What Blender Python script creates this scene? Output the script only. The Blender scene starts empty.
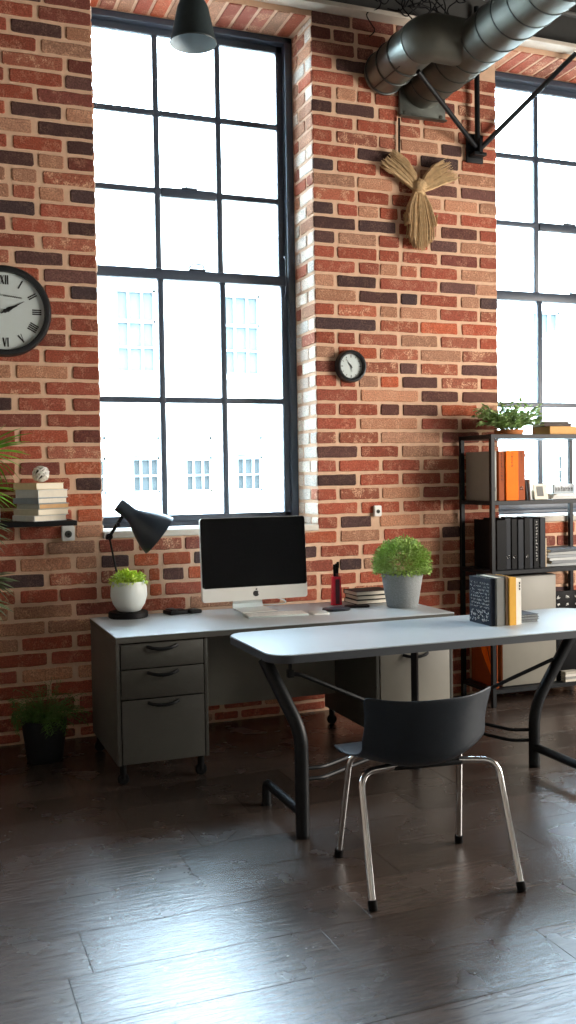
import bpy, bmesh, math, random
from mathutils import Vector, Matrix, noise
random.seed(7)
C = bpy.context.scene.collection
PI = math.pi

# ------------------------------------------------------------------ materials
def lin(c):
    c = c / 255.0
    return c / 12.92 if c <= 0.04045 else ((c + 0.055) / 1.055) ** 2.4
def rgb(r, g, b): return (lin(r), lin(g), lin(b), 1.0)

def mat(name, col, rough=0.5, metal=0.0, var=0.12, scale=18.0, bump=0.0, bscale=60.0, spec=0.5, coat=0.0, stretch=None, trans=0.0):
    m = bpy.data.materials.new(name); m.use_nodes = True
    n = m.node_tree.nodes; l = m.node_tree.links
    b = n['Principled BSDF']
    b.inputs['Roughness'].default_value = rough
    b.inputs['Metallic'].default_value = metal
    b.inputs['Specular IOR Level'].default_value = spec
    b.inputs['Coat Weight'].default_value = coat
    tc = n.new('ShaderNodeTexCoord'); vec = tc.outputs['Object']
    if stretch:
        mp = n.new('ShaderNodeMapping'); mp.inputs['Scale'].default_value = stretch
        l.new(vec, mp.inputs['Vector']); vec = mp.outputs['Vector']
    t = n.new('ShaderNodeTexNoise'); t.inputs['Scale'].default_value = scale; t.inputs['Detail'].default_value = 5
    l.new(vec, t.inputs['Vector'])
    mx = n.new('ShaderNodeMix'); mx.data_type = 'RGBA'
    c = rgb(*col)
    mx.inputs[6].default_value = tuple(max(0, v * (1 - var)) for v in c[:3]) + (1,)
    mx.inputs[7].default_value = tuple(min(1, v * (1 + var)) for v in c[:3]) + (1,)
    l.new(t.outputs['Fac'], mx.inputs[0]); l.new(mx.outputs[2], b.inputs['Base Color'])
    if bump:
        t2 = n.new('ShaderNodeTexNoise'); t2.inputs['Scale'].default_value = bscale; t2.inputs['Detail'].default_value = 4
        l.new(vec, t2.inputs['Vector'])
        bp = n.new('ShaderNodeBump'); bp.inputs['Strength'].default_value = bump; bp.inputs['Distance'].default_value = 0.004
        l.new(t2.outputs['Fac'], bp.inputs['Height']); l.new(bp.outputs['Normal'], b.inputs['Normal'])
    return m

def brick_mat():
    m = bpy.data.materials.new('fired_brick'); m.use_nodes = True
    n = m.node_tree.nodes; l = m.node_tree.links; b = n['Principled BSDF']
    b.inputs['Roughness'].default_value = 0.9; b.inputs['Specular IOR Level'].default_value = 0.2
    at = n.new('ShaderNodeAttribute'); at.attribute_name = 'tone'
    tc = n.new('ShaderNodeTexCoord')
    t1 = n.new('ShaderNodeTexNoise'); t1.inputs['Scale'].default_value = 14; t1.inputs['Detail'].default_value = 6; t1.inputs['Roughness'].default_value = .7
    t2 = n.new('ShaderNodeTexNoise'); t2.inputs['Scale'].default_value = 130; t2.inputs['Detail'].default_value = 3
    for t in (t1, t2): l.new(tc.outputs['Object'], t.inputs['Vector'])
    # limey bloom on the mottled bricks (alpha of the tone says how much)
    r1 = n.new('ShaderNodeMapRange'); r1.inputs[1].default_value = .5; r1.inputs[2].default_value = .58
    l.new(t1.outputs['Fac'], r1.inputs[0])
    r3 = n.new('ShaderNodeMapRange'); r3.inputs[1].default_value = .35; r3.inputs[2].default_value = .62
    l.new(t2.outputs['Fac'], r3.inputs[0])
    mu0 = n.new('ShaderNodeMath'); mu0.operation = 'MULTIPLY'; l.new(r1.outputs[0], mu0.inputs[0]); l.new(r3.outputs[0], mu0.inputs[1])
    mu = n.new('ShaderNodeMath'); mu.operation = 'MULTIPLY'
    l.new(mu0.outputs[0], mu.inputs[0]); l.new(at.outputs['Alpha'], mu.inputs[1])
    mx = n.new('ShaderNodeMix'); mx.data_type = 'RGBA'; mx.inputs[7].default_value = rgb(205, 160, 130)
    l.new(mu.outputs[0], mx.inputs[0]); l.new(at.outputs['Color'], mx.inputs[6])
    # fine speckle
    r2 = n.new('ShaderNodeMapRange'); r2.inputs[1].default_value = .3; r2.inputs[2].default_value = .7; r2.inputs[3].default_value = .62; r2.inputs[4].default_value = 1.34
    l.new(t2.outputs['Fac'], r2.inputs[0])
    sc = n.new('ShaderNodeVectorMath'); sc.operation = 'SCALE'
    l.new(mx.outputs[2], sc.inputs[0]); l.new(r2.outputs[0], sc.inputs['Scale']); l.new(sc.outputs[0], b.inputs['Base Color'])
    bp = n.new('ShaderNodeBump'); bp.inputs['Strength'].default_value = .5; bp.inputs['Distance'].default_value = .004
    l.new(t2.outputs['Fac'], bp.inputs['Height']); l.new(bp.outputs['Normal'], b.inputs['Normal'])
    return m

def glass_mat():
    m = bpy.data.materials.new('window_glass'); m.use_nodes = True
    n = m.node_tree.nodes; l = m.node_tree.links; n.remove(n['Principled BSDF'])
    out = n['Material Output']
    tr = n.new('ShaderNodeBsdfTransparent'); tr.inputs[0].default_value = (.96, .98, .98, 1)
    gl = n.new('ShaderNodeBsdfGlossy'); gl.inputs['Roughness'].default_value = .02
    fr = n.new('ShaderNodeFresnel'); fr.inputs[0].default_value = 1.3
    t = n.new('ShaderNodeTexNoise'); t.inputs['Scale'].default_value = 1.5
    bp = n.new('ShaderNodeBump'); bp.inputs['Strength'].default_value = .05; l.new(t.outputs['Fac'], bp.inputs['Height']); l.new(bp.outputs[0], gl.inputs['Normal'])
    mx = n.new('ShaderNodeMixShader'); l.new(fr.outputs[0], mx.inputs[0]); l.new(tr.outputs[0], mx.inputs[1]); l.new(gl.outputs[0], mx.inputs[2])
    l.new(mx.outputs[0], out.inputs['Surface'])
    return m

def floor_mat():
    m = bpy.data.materials.new('dark_plank'); m.use_nodes = True
    n = m.node_tree.nodes; l = m.node_tree.links; b = n['Principled BSDF']
    at = n.new('ShaderNodeAttribute'); at.attribute_name = 'tone'
    tc = n.new('ShaderNodeTexCoord'); mp = n.new('ShaderNodeMapping'); mp.inputs['Scale'].default_value = (1.0, 7.0, 1)
    l.new(tc.outputs['Object'], mp.inputs['Vector'])
    g = n.new('ShaderNodeTexNoise'); g.inputs['Scale'].default_value = 7; g.inputs['Detail'].default_value = 7; g.inputs['Roughness'].default_value = .65; g.inputs['Distortion'].default_value = .8
    l.new(mp.outputs[0], g.inputs['Vector'])
    w = n.new('ShaderNodeTexNoise'); w.inputs['Scale'].default_value = 5.0; w.inputs['Detail'].default_value = 4; w.inputs['Roughness'].default_value = .5
    l.new(tc.outputs['Object'], w.inputs['Vector'])
    r = n.new('ShaderNodeMapRange'); r.inputs[1].default_value = .3; r.inputs[2].default_value = .7; r.inputs[3].default_value = .7; r.inputs[4].default_value = 1.3
    l.new(g.outputs['Fac'], r.inputs[0])
    sc = n.new('ShaderNodeVectorMath'); sc.operation = 'SCALE'; l.new(at.outputs['Color'], sc.inputs[0]); l.new(r.outputs[0], sc.inputs['Scale'])
    # pale scuffs, thin worn patches
    s = n.new('ShaderNodeTexNoise'); s.inputs['Scale'].default_value = 9; s.inputs['Detail'].default_value = 10; s.inputs['Roughness'].default_value = .8
    mp2 = n.new('ShaderNodeMapping'); mp2.inputs['Scale'].default_value = (.7, 2.2, 1); l.new(tc.outputs['Object'], mp2.inputs['Vector']); l.new(mp2.outputs[0], s.inputs['Vector'])
    rs = n.new('ShaderNodeMapRange'); rs.inputs[1].default_value = .66; rs.inputs[2].default_value = .74; rs.inputs[4].default_value = .22
    l.new(s.outputs['Fac'], rs.inputs[0])
    mx = n.new('ShaderNodeMix'); mx.data_type = 'RGBA'; mx.inputs[7].default_value = rgb(125, 112, 102)
    l.new(rs.outputs[0], mx.inputs[0]); l.new(sc.outputs[0], mx.inputs[6]); l.new(mx.outputs[2], b.inputs['Base Color'])
    rr = n.new('ShaderNodeMapRange'); rr.inputs[1].default_value = .3; rr.inputs[2].default_value = .7; rr.inputs[3].default_value = FLOOR_R0; rr.inputs[4].default_value = FLOOR_R1
    l.new(w.outputs['Fac'], rr.inputs[0]); l.new(rr.outputs[0], b.inputs['Roughness'])
    b.inputs['Specular IOR Level'].default_value = FLOOR_SPEC
    bp = n.new('ShaderNodeBump'); bp.inputs['Strength'].default_value = .35; bp.inputs['Distance'].default_value = .004
    l.new(g.outputs['Fac'], bp.inputs['Height']); l.new(bp.outputs[0], b.inputs['Normal'])
    return m
FLOOR_R0, FLOOR_R1, FLOOR_SPEC = .262, .278, .85

M = dict(
    mortar=mat('mortar', (214, 178, 150), .95, var=.18, scale=25, bump=.6, bscale=120, spec=.1),
    brick=brick_mat(), glass=glass_mat(), floor=floor_mat(),
    stone=mat('sill_stone', (205, 198, 186), .85, var=.12, bump=.4),
    plaster=mat('plaster', (188, 176, 164), .9, var=.05, bump=.1),
    ceil=mat('ceiling_paint', (58, 58, 56), .85, var=.2, scale=6, bump=.2),
    beam=mat('beam_paint', (64, 64, 62), .6, var=.2),
    flange=mat('flange_paint', (214, 204, 190), .6, var=.15),
    frame=mat('window_frame_paint', (62, 72, 86), .42, var=.1, bump=.05),
    brass=mat('aged_latch', (70, 66, 60), .35, .9),
    stucco=mat('white_stucco', (247, 245, 238), .9, var=.03, scale=3),
    stucco_trim=mat('stucco_trim', (226, 220, 208), .9, var=.04),
    far_glass=mat('far_window_glass', (66, 70, 70), .6, var=.1, scale=2, spec=.1),
    far_glass_up=mat('far_upper_glass', (84, 92, 92), .6, var=.1, scale=2, spec=.1),
    far_sash=mat('far_window_sash', (160, 166, 168), .6, var=.03),
    street=mat('asphalt', (120, 118, 114), .9),
    lam_desk=mat('grey_laminate', (178, 186, 190), .34, var=.05, spec=.5),
    lam_table=mat('table_laminate', (174, 183, 188), .36, var=.04, spec=.5),
    edge=mat('dark_edge_band', (60, 65, 70), .5, var=.08),
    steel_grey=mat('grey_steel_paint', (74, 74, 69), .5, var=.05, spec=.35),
    panel_grey=mat('grey_panel', (128, 127, 117), .55, var=.05),
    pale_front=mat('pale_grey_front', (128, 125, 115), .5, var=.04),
    black_metal=mat('black_powder_coat', (20, 23, 26), .45, var=.15, bump=.05, spec=.22),
    black=mat('black_plastic', (12, 13, 15), .55, var=.1, spec=.14),
    shell=mat('charcoal_plastic', (32, 41, 50), .5, var=.08, bump=.08, bscale=300, spec=.35),
    chrome=mat('chrome', (205, 205, 205), .12, 1.0, var=.03),
    galv=mat('galvanised_steel', (120, 124, 118), .38, .85, var=.25, scale=9, bump=.12, bscale=40),
    galv_dark=mat('dull_galvanised_steel', (92, 92, 84), .5, .7, var=.25, scale=9, bump=.12, bscale=40),
    seam=mat('duct_seam', (70, 74, 72), .45, .8),
    white=mat('white_ceramic', (206, 212, 208), .45, var=.04),
    white_pl=mat('white_plastic', (236, 236, 232), .4, var=.02),
    alu=mat('pale_aluminium', (222, 222, 216), .38, .25, var=.03),
    screen=mat('black_screen', (5, 7, 9), .10, var=.05, spec=.15),
    mark=mat('black_mark', (14, 14, 15), .5),
    lamp_shade=mat('lamp_charcoal', (44, 54, 64), .38, var=.08),
    lamp_in=mat('pendant_inner', (176, 192, 200), .5, var=.08),
    pend=mat('pendant_green_grey', (46, 56, 58), .5, var=.2),
    leaf=mat('fresh_leaf', (158, 186, 98), .5, var=.55, scale=90),
    leaf_lime=mat('lime_leaf', (196, 222, 74), .5, var=.35, scale=35),
    leaf_dark=mat('fern_leaf', (78, 118, 48), .55, var=.45, scale=30),
    leaf_palm=mat('palm_leaf', (110, 176, 48), .42, var=.5, scale=12),
    leaf_old=mat('old_palm_leaf', (98, 114, 80), .5, var=.4, scale=16),
    leaf_shelf=mat('trailing_leaf', (170, 198, 130), .5, var=.5, scale=30),
    soil=mat('soil', (50, 38, 28), .95, var=.3, bump=.6),
    concrete=mat('speckled_pot', (136, 140, 140), .8, var=.5, scale=160, bump=.3, bscale=150),
    pot_black=mat('black_pot', (26, 30, 34), .5, var=.2),
    raffia=mat('raffia', (196, 166, 124), .9, var=.45, scale=40),
    dial=mat('clock_dial', (196, 206, 204), .5, var=.03),
    rim=mat('black_rim', (24, 27, 30), .4, var=.15),
    paper=mat('paper', (224, 216, 198), .85, var=.08, scale=60),
    page=mat('page_block', (232, 222, 200), .9, var=.18, scale=1.0, stretch=(4, 4, 400)),
    red=mat('red_holder', (222, 24, 54), .3, var=.12),
    wine=mat('dark_red_pen', (80, 16, 30), .35),
    orange=mat('orange_card', (246, 116, 8), .6, var=.12, spec=.15),
    rust=mat('rust_card', (150, 74, 36), .6, var=.2, spec=.15),
    navy=mat('dark_case', (20, 25, 33), .5, var=.1, spec=.2),
    wicker=mat('white_wicker', (240, 236, 228), .8, var=.2),
    wood=mat('pale_wood', (196, 150, 92), .6, var=.2),
    rust_pot=mat('terracotta', (176, 108, 56), .8, var=.2),
)
def book_mat(c): return mat('book_cover', c, .6, var=.1, scale=40, spec=.2)

# ------------------------------------------------------------------ mesh helpers
def new(): return bmesh.new()
def box(bm, x0, x1, y0, y1, z0, z1, bevel=0.0, seg=2):
    vs = [bm.verts.new(p) for p in ((x0,y0,z0),(x1,y0,z0),(x1,y1,z0),(x0,y1,z0),(x0,y0,z1),(x1,y0,z1),(x1,y1,z1),(x0,y1,z1))]
    fs = [bm.faces.new([vs[i] for i in f]) for f in ((0,3,2,1),(4,5,6,7),(0,1,5,4),(1,2,6,5),(2,3,7,6),(3,0,4,7))]
    if bevel:
        es = list({e for f in fs for e in f.edges})
        r = bmesh.ops.bevel(bm, geom=es, offset=bevel, segments=seg, affect='EDGES', profile=.5)
        out = set(r['verts']); out.update(v for v in vs if v.is_valid); return list(out)
    return vs
def xform(bm, verts, mtx): bmesh.ops.transform(bm, matrix=mtx, verts=[v for v in verts if v.is_valid])
def fillet(pts, r, seg=6):
    pts = [Vector(p) for p in pts]; out = [pts[0]]
    for a, b, c in zip(pts, pts[1:], pts[2:]):
        u = (a - b); v = (c - b); d = min(r, u.length * .49, v.length * .49)
        p, q = b + u.normalized() * d, b + v.normalized() * d
        for i in range(seg + 1):
            t = i / seg; out.append(p * (1-t)**2 + b * 2*t*(1-t) + q * t*t)
    out.append(pts[-1]); return out
def tube(bm, pts, r, n=10, caps=True, r_end=None, flat=1.0):
    pts = [Vector(p) for p in pts]; N = len(pts); rings = []
    t0 = (pts[1] - pts[0]).normalized()
    up = Vector((0,0,1)) if abs(t0.z) < .9 else Vector((1,0,0))
    nrm = t0.cross(up).normalized()
    for i, p in enumerate(pts):
        t = ((pts[min(i+1,N-1)] - pts[max(i-1,0)])).normalized()
        nrm = (nrm - t * nrm.dot(t)).normalized(); bi = t.cross(nrm)
        rr = r if r_end is None else r + (r_end - r) * i / (N-1)
        rings.append([bm.verts.new(p + (nrm*math.cos(a) + bi*math.sin(a)*flat)*rr) for a in (2*PI*k/n for k in range(n))])
    for a, b in zip(rings, rings[1:]):
        for k in range(n): bm.faces.new((a[k], a[(k+1)%n], b[(k+1)%n], b[k]))
    if caps: bm.faces.new(rings[0][::-1]); bm.faces.new(rings[-1])
    return [v for r_ in rings for v in r_]
def lathe(bm, prof, n=32, c=(0,0,0), mtx=None):
    rings = []; allv = []
    for r, z in prof:
        if r < 1e-6: vs = [bm.verts.new((0,0,z))]
        else: vs = [bm.verts.new((r*math.cos(2*PI*k/n), r*math.sin(2*PI*k/n), z)) for k in range(n)]
        rings.append(vs); allv += vs
    for a, b in zip(rings, rings[1:]):
        if len(a) == 1 and len(b) == 1: continue
        for k in range(n):
            if len(a) == 1: bm.faces.new((a[0], b[(k+1)%n], b[k]))
            elif len(b) == 1: bm.faces.new((a[k], a[(k+1)%n], b[0]))
            else: bm.faces.new((a[k], a[(k+1)%n], b[(k+1)%n], b[k]))
    mt = Matrix.Translation(c) @ (mtx if mtx else Matrix())
    bmesh.ops.transform(bm, matrix=mt, verts=allv); return allv
def prism(bm, poly, h, mtx=None):
    """polygon in the xy plane pushed up by h"""
    a = [bm.verts.new((x,y,0)) for x,y in poly]; b = [bm.verts.new((x,y,h)) for x,y in poly]; n = len(poly)
    bm.faces.new(a[::-1]); bm.faces.new(b)
    for k in range(n): bm.faces.new((a[k], a[(k+1)%n], b[(k+1)%n], b[k]))
    if mtx: bmesh.ops.transform(bm, matrix=mtx, verts=a+b)
    return a + b
def rrect(x0, x1, y0, y1, r, seg=8):
    out = []
    for cx, cy, a0 in ((x1-r,y0+r,-PI/2),(x1-r,y1-r,0),(x0+r,y1-r,PI/2),(x0+r,y0+r,PI)):
        out += [(cx+r*math.cos(a0+PI/2*i/seg), cy+r*math.sin(a0+PI/2*i/seg)) for i in range(seg+1)]
    return out
def obj(name, bm, m, parent=None, smooth=True, ang=.7):
    bmesh.ops.recalc_face_normals(bm, faces=bm.faces)
    me = bpy.data.meshes.new(name); bm.to_mesh(me); bm.free()
    if smooth:
        me.shade_smooth(); me.set_sharp_from_angle(angle=ang)
    o = bpy.data.objects.new(name, me); C.objects.link(o)
    me.materials.append(M[m] if isinstance(m, str) else m)
    if parent: o.parent = parent
    return o
def thing(name, label, cat, loc=(0,0,0), rotz=0, group=None):
    o = bpy.data.objects.new(name, None); C.objects.link(o); o.empty_display_size = .05
    o.location = loc; o.rotation_euler = (0,0,rotz); o['label'] = label; o['category'] = cat
    if group: o['group'] = group
    return o
def tag(o, label, cat, group=None, kind=None):
    o['label'] = label; o['category'] = cat
    if group: o['group'] = group
    if kind: o['kind'] = kind
    return o
def struct(o): o['kind'] = 'structure'; return o
def dup(root, loc, rotz, label, group):
    r = root.copy(); C.objects.link(r); r.location = loc; r.rotation_euler = (0,0,rotz); r['label'] = label; r['group'] = group
    for ch in list(root.children):
        c = ch.copy(); C.objects.link(c); c.parent = r
        for g in list(ch.children):
            d = g.copy(); C.objects.link(d); d.parent = c
    return r
AX = lambda d: Vector((0,0,1)).rotation_difference(Vector(d).normalized()).to_matrix().to_4x4()
RX = lambda a: Matrix.Rotation(a, 4, 'X'); RY = lambda a: Matrix.Rotation(a, 4, 'Y'); RZ = lambda a: Matrix.Rotation(a, 4, 'Z')
T = lambda *p: Matrix.Translation(p)

# ------------------------------------------------------------------ brickwork
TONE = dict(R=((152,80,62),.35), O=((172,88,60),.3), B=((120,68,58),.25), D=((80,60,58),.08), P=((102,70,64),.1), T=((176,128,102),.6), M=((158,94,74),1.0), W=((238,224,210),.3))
def tone(c):
    (r,g,b), a = TONE[c]; k = random.uniform(.9,1.1); d = random.uniform(-5,5)
    return (lin(min(255,r*k+d)), lin(min(255,g*k)), lin(min(255,b*k-d*.5)), a)
def rnd_tone(): return random.choices('ROBDPTM', (40,12,14,10,7,17,14))[0]
class Bricks:
    """bricks standing 5 mm proud of a mortar bed; o + u*s + v*t, n points out of the wall"""
    def __init__(s, layer_bm): s.bm = layer_bm; s.lay = layer_bm.loops.layers.float_color.get('tone') or layer_bm.loops.layers.float_color.new('tone')
    def brick(s, o, u, v, n, s0, s1, t0, t1, c, proud=.006, j=.0022, mi=1):
        o, u, v, n = Vector(o), Vector(u), Vector(v), Vector(n)
        k = max(2, int((s1-s0)/.05)); pts = []
        rc = .007
        bot = [(s0+rc+(s1-s0-2*rc)*i/k, t0) for i in range(k+1)]; top = [(s1-rc-(s1-s0-2*rc)*i/k, t1) for i in range(k+1)]
        pts = bot + [(s1, t0+rc), (s1, t1-rc)] + top + [(s0, t1-rc), (s0, t0+rc)]
        pts = [(a+random.uniform(-j,j), b+random.uniform(-j,j)) for a,b in pts]
        cx, cy = (s0+s1)/2, (t0+t1)/2; col = tone(c); pr = proud + random.uniform(-.0015,.0015)
        def P(a, b, h): return s.bm.verts.new(o + u*a + v*b + n*h)
        A = [P(a,b,-.004) for a,b in pts]; B = [P(a,b,pr-.003) for a,b in pts]
        D = [P(a+(.004 if a<cx else -.004), b+(.004 if b<cy else -.004), pr) for a,b in pts]
        N = len(pts); fs = [s.bm.faces.new(D)]
        for i in range(N):
            q = (i+1)%N
            fs.append(s.bm.faces.new((A[i],A[q],B[q],B[i]))); fs.append(s.bm.faces.new((B[i],B[q],D[q],D[i])))
        for f in fs:
            f.material_index = mi
            for lp in f.loops: lp[s.lay] = col
    def course(s, o, u, v, n, a, b, z0, z1, skip=(), odd=0, tones=None, L=.285, g=.02):
        """fill a course from a to b, leaving out the given (s0,s1) spans"""
        x = a - (0 if not odd else .15) - random.uniform(0,.05)
        while x < b - .02:
            ln = L if random.random() > .22 else .135
            e = x + ln; p, q = max(x,a), min(e,b)
            for s0, s1 in skip:
                if p >= s0-.015 and p < s1+.015: p = s1+g
                if p < s0 and q > s0-g: q = s0-g
            if q - p > .03: s.brick(o,u,v,n,p,q,z0,z1,tones() if tones else rnd_tone())
            x = max(e, min(q, e)) + g
LEFT= '707,995,B 350,680,R;857,995,T 561,835,D 347,540,R;719,995,T 345,692,R;864,995,B 509,836,M;845,995,P 544,829,R 341,517,R;691,995,B 338,669,R;846,995,T 549,819,D 336,518,R;691,995,D 333,659,T;847,995,D 555,820,R 331,524,R;850,995,B 687,828,T 329,665,D;711,995,M 545,679,T 326,508,T;857,995,D 688,824,T 548,666,M 324,527,T;691,995,R 321,664,D;841,995,D 538,808,R 319,507,B;697,995,M 316,659,R;842,995,R 550,809,P 314,518,M;703,995,P 312,676,R;849,995,D 706,816,R 309,679,R;699,995,R 307,672,R;845,995,R 524,817,R 305,503,R;837,995,R 543,815,B 302,512,R;697,995,R 300,670,R;849,995,R 539,822,T 298,512,T;699,995,R 295,671,M;845,995,R 545,806,R 293,513,D;700,995,R 291,672,B;841,995,B 551,813,R 288,525,R;695,995,M 286,668,R;792,995,O 547,765,B 284,520,R;851,995,D 545,818,R 282,518,R;694,995,O 279,673,B;853,995,O 551,825,R 277,524,R;845,995,T 538,789,R 275,512,R'
PIER= '2332,2462,B 2480,2621,B 2645,2838,B;2332,2620,B 2639,2752,B 2770,3009,R 3033,3312,B 3337,3520,R;2332,2466,R 2496,2738,D 2762,3008,B 3032,3285,R 3311,3645,R;2332,2613,R 2645,2932,R 2956,3207,B 3233,3466,R 3492,3645,R;2332,2465,R 2497,2628,T 2639,2736,R 2759,3030,R 3054,3335,B 3360,3645,M;2332,2464,D 2491,2754,D 2782,2917,R 2941,3079,R 3104,3360,R 3385,3516,M 3529,3645,R;2332,2604,R 2632,2904,R 2928,3078,M 3102,3333,T 3358,3450,R 3515,3645,R;2332,2463,R 2493,2773,M 2785,2903,M 2939,3208,T 3233,3383,D 3409,3645,R;2332,2618,R 2634,2906,D 2930,3055,R 3080,3356,D 3382,3645,R;2332,2468,D 2495,2761,R 2789,2900,R 2924,3049,T 3074,3329,T 3355,3645,T;2332,2613,T 2631,2874,T 2923,3061,M 3085,3347,P 3375,3645,P;2332,2611,M 2635,2848,R 2872,3047,R 3072,3224,T 3249,3497,T 3515,3645,T;2332,2463,D 2491,2629,R 2633,2774,T 2785,2909,R 2933,3083,R 3108,3344,R 3370,3645,R;2332,2611,D 2634,2895,D 2919,3024,R 3044,3191,T 3222,3495,P 3514,3645,R;2332,2468,D 2495,2759,T 2776,2919,R 2943,3124,R 3144,3342,P 3368,3645,T;2332,2466,R 2487,2758,R 2774,2918,R 2942,3194,R 3220,3494,B 3512,3645,R;2332,2605,R 2635,2774,R 2778,2904,T 2928,3046,M 3071,3340,R 3369,3645,T;2332,2461,T 2484,2751,D 2779,3192,R 3212,3478,P 3483,3645,T;2332,2609,T 2633,2902,D 2926,3044,D 3069,3341,R 3367,3504,T 3512,3645,D;2332,2461,R 2484,2753,M 2777,2900,T 2920,3190,T 3210,3490,R 3511,3645,M;2332,2747,D 2776,3049,M 3066,3339,O 3370,3645,R;2332,2463,R 2481,2601,R 2629,2898,M 2922,3188,T 3213,3488,M 3506,3645,R;2332,2461,T 2484,2749,O 2773,3047,M 3064,3368,T 3373,3645,M;2332,2603,B 2626,2903,M 2912,3038,P 3063,3341,M 3367,3645,P;2332,2470,R 2493,2601,R 2625,2759,T 2775,2902,O 2931,3185,P 3215,3490,M 3511,3645,R;2332,2612,R 2635,3043,T 3068,3339,P 3370,3645,P;2332,2463,R 2483,2751,R 2773,2904,P 2929,3187,P 3213,3483,O 3514,3645,T;2332,2602,R 2628,3033,T 3066,3337,R 3363,3645,R;2332,2460,M 2481,2753,M 2773,3201,T 3218,3494,B 3515,3645,R;2332,2606,P 2630,2895,R 2920,3197,T 3217,3493,R 3514,3645,M;2332,2457,R 2480,2756,R 2780,3050,R 3075,3334,M 3359,3645,R;2332,2596,D 2622,2898,R 2922,3202,R 3223,3491,R 3512,3645,R;2332,2459,R 2482,2756,M 2777,3048,T 3072,3331,B 3357,3645,R;2332,2601,R 2629,2900,R 2925,3200,R 3218,3489,R 3510,3645,O;2332,2461,R 2484,2697,D 2757,3045,T 3070,3329,T 3355,3645,R'
SPAN= '273,666,R 688,950,T 973,1174,R 1203,1459,M 1477,1818,B 1849,2207,R 2240,2456,O 2483,2755,T 2784,3192,R;271,513,R 534,813,T 841,959,T 982,1143,D 1172,1319,O 1343,1512,O 1530,1816,D 1848,2205,R 2239,2319,D 2346,2607,R 2635,2897,R 2926,3191,T;269,662,D 690,957,M 980,1235,M 1258,1324,O 1341,1468,P 1492,1783,O 1815,2204,R 2224,2426,R 2474,2626,D 2640,2896,T 2925,3190,R;266,503,R 530,737,R 748,955,R 978,1239,R 1262,1333,O 1351,1576,R 1625,1909,R 1941,2316,R 2343,2583,R 2611,2895,R 2924,3189,R;264,464,T 490,813,T 835,1085,B 1114,1476,R 1501,1780,T 1811,2069,R 2102,2315,R 2342,2540,R 2575,2894,M 2923,3225,R;262,661,T 678,923,T 951,1259,R 1288,1560,R 1591,1938,R 1970,2334,T 2368,2749,R 2785,3187,R;260,513,T 534,809,R 837,1081,R 1110,1376,R 1406,1682,R 1714,2001,R 2033,2332,R 2366,2677,R 2713,3037,R 3074,3413,R;257,668,R 690,953,R 982,1255,R 1285,1557,R 1587,1870,R 1902,2196,T 2230,2536,R 2571,2890,R 2926,3162,R 3192,3412,R;255,503,R 530,810,T 838,1106,T 1136,1403,R 1433,1710,R 1742,1998,R 2031,2330,R 2364,2675,R 2710,3035,R 3072,3411,R;253,664,R 686,949,R 978,1251,R 1281,1553,R 1584,1867,R 1899,2194,R 2227,2534,R 2569,2888,R 2924,3160,R 3190,3410,R;251,515,R 542,812,B 840,1103,R 1132,1399,R 1429,1676,R 1707,1982,R 2008,2179,R 2206,2463,R 2491,2887,R 2923,3409,R;249,660,R 687,957,B 985,1248,R 1278,1519,R 1593,1674,R 1699,1942,R 1961,2059,T 2079,2360,R 2387,2672,R 2707,3032,R 3069,3408,R;246,511,R 538,813,R 841,1128,R 1158,1549,R 1580,1623,T 1636,1787,R 1806,2058,R 2084,2359,R 2393,2671,R 2706,3031,R 3068,3408,R'
# ================================================================== THE SETTING
XL, XR, YF, ZC = -2.6, 6.0, -8.6, 4.56           # room limits
W1, W2, W4 = (.995, 2.335), (3.642, 5.30), (-1.655, -.315)   # the third is added left of view to light the floor, in bay rhythm             # window openings
ZS, ZH, YW = 1.168, 4.268, .33                    # sill, head, window plane
U, V, N = (1,0,0), (0,0,1), (0,-1,0)

bm = new(); B = Bricks(bm)
def solid(*a): box(bm, *a)
solid(XL-.2, W4[0], 0, .5, -.1, ZC); solid(W4[1], W1[0], 0, .5, -.1, ZC); solid(W1[1], W2[0], 0, .5, -.1, ZC); solid(W2[1], XR+.2, 0, .5, -.1, ZC)
for w in (W1, W2, W4):
    solid(w[0], w[1], 0, .5, -.1, ZS-.04); solid(w[0], w[1], 0, .5, ZH, ZC)
def rows(txt): return [[(int(a)/1000, int(b)/1000, c) for a,b,c in (t.split(',') for t in r.split())] for r in txt.split(';')]
def lay(row, z0, z1, g=.0097):
    row = sorted(row)
    for i,(a,b,c) in enumerate(row):
        B.brick((0,0,0), U, V, N, a+(0 if i == 0 else .002), b-.002, z0+g, z1-g, c)
    return row[0][0], row[-1][1]
dark_mix = lambda: random.choices('RBDPTM', (34,22,16,8,12,8))[0]
for k, r in enumerate(rows(LEFT)):
    z1 = 1.13+.0895*(33-k); z0 = z1-.0895
    a, b = lay(r, z0, z1)
    B.course((0,0,0),U,V,N, XL, a-.02, z0+.0097, z1-.0097, odd=k%2, skip=[W4] if z1 > ZS-.02 else ())
for k in range(6):
    z0 = 1.13+.0895*(33+k)
    B.course((0,0,0),U,V,N, XL, .993, z0+.010, min(ZC-.01, z0+.0795), odd=k%2, tones=dark_mix, skip=[W4] if z0 < ZH else ())
for k, r in enumerate(rows(PIER)):
    z1 = 1.13+.0883*(35-k); z0 = z1-.0883
    lay(r, z0, z1)
    B.course((0,0,0),U,V,N, W2[1]+.002, XR, z0+.0097, z1-.0097, odd=k%2)
for k in range(4):
    z0 = 1.13+.0883*(35+k)
    B.course((0,0,0),U,V,N, W1[1]+.002, W2[0]-.002, z0+.010, min(ZC-.01, z0+.078), odd=k%2, tones=lambda: random.choice('BBPR'))
    B.course((0,0,0),U,V,N, W2[1]+.002, XR, z0+.010, min(ZC-.01, z0+.078), odd=k%2)
    if z0 > ZH:
        for w in (W1, W2): B.course((0,0,0),U,V,N, w[0], w[1], z0+.010, min(ZC-.01,z0+.078), odd=k%2)
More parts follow.
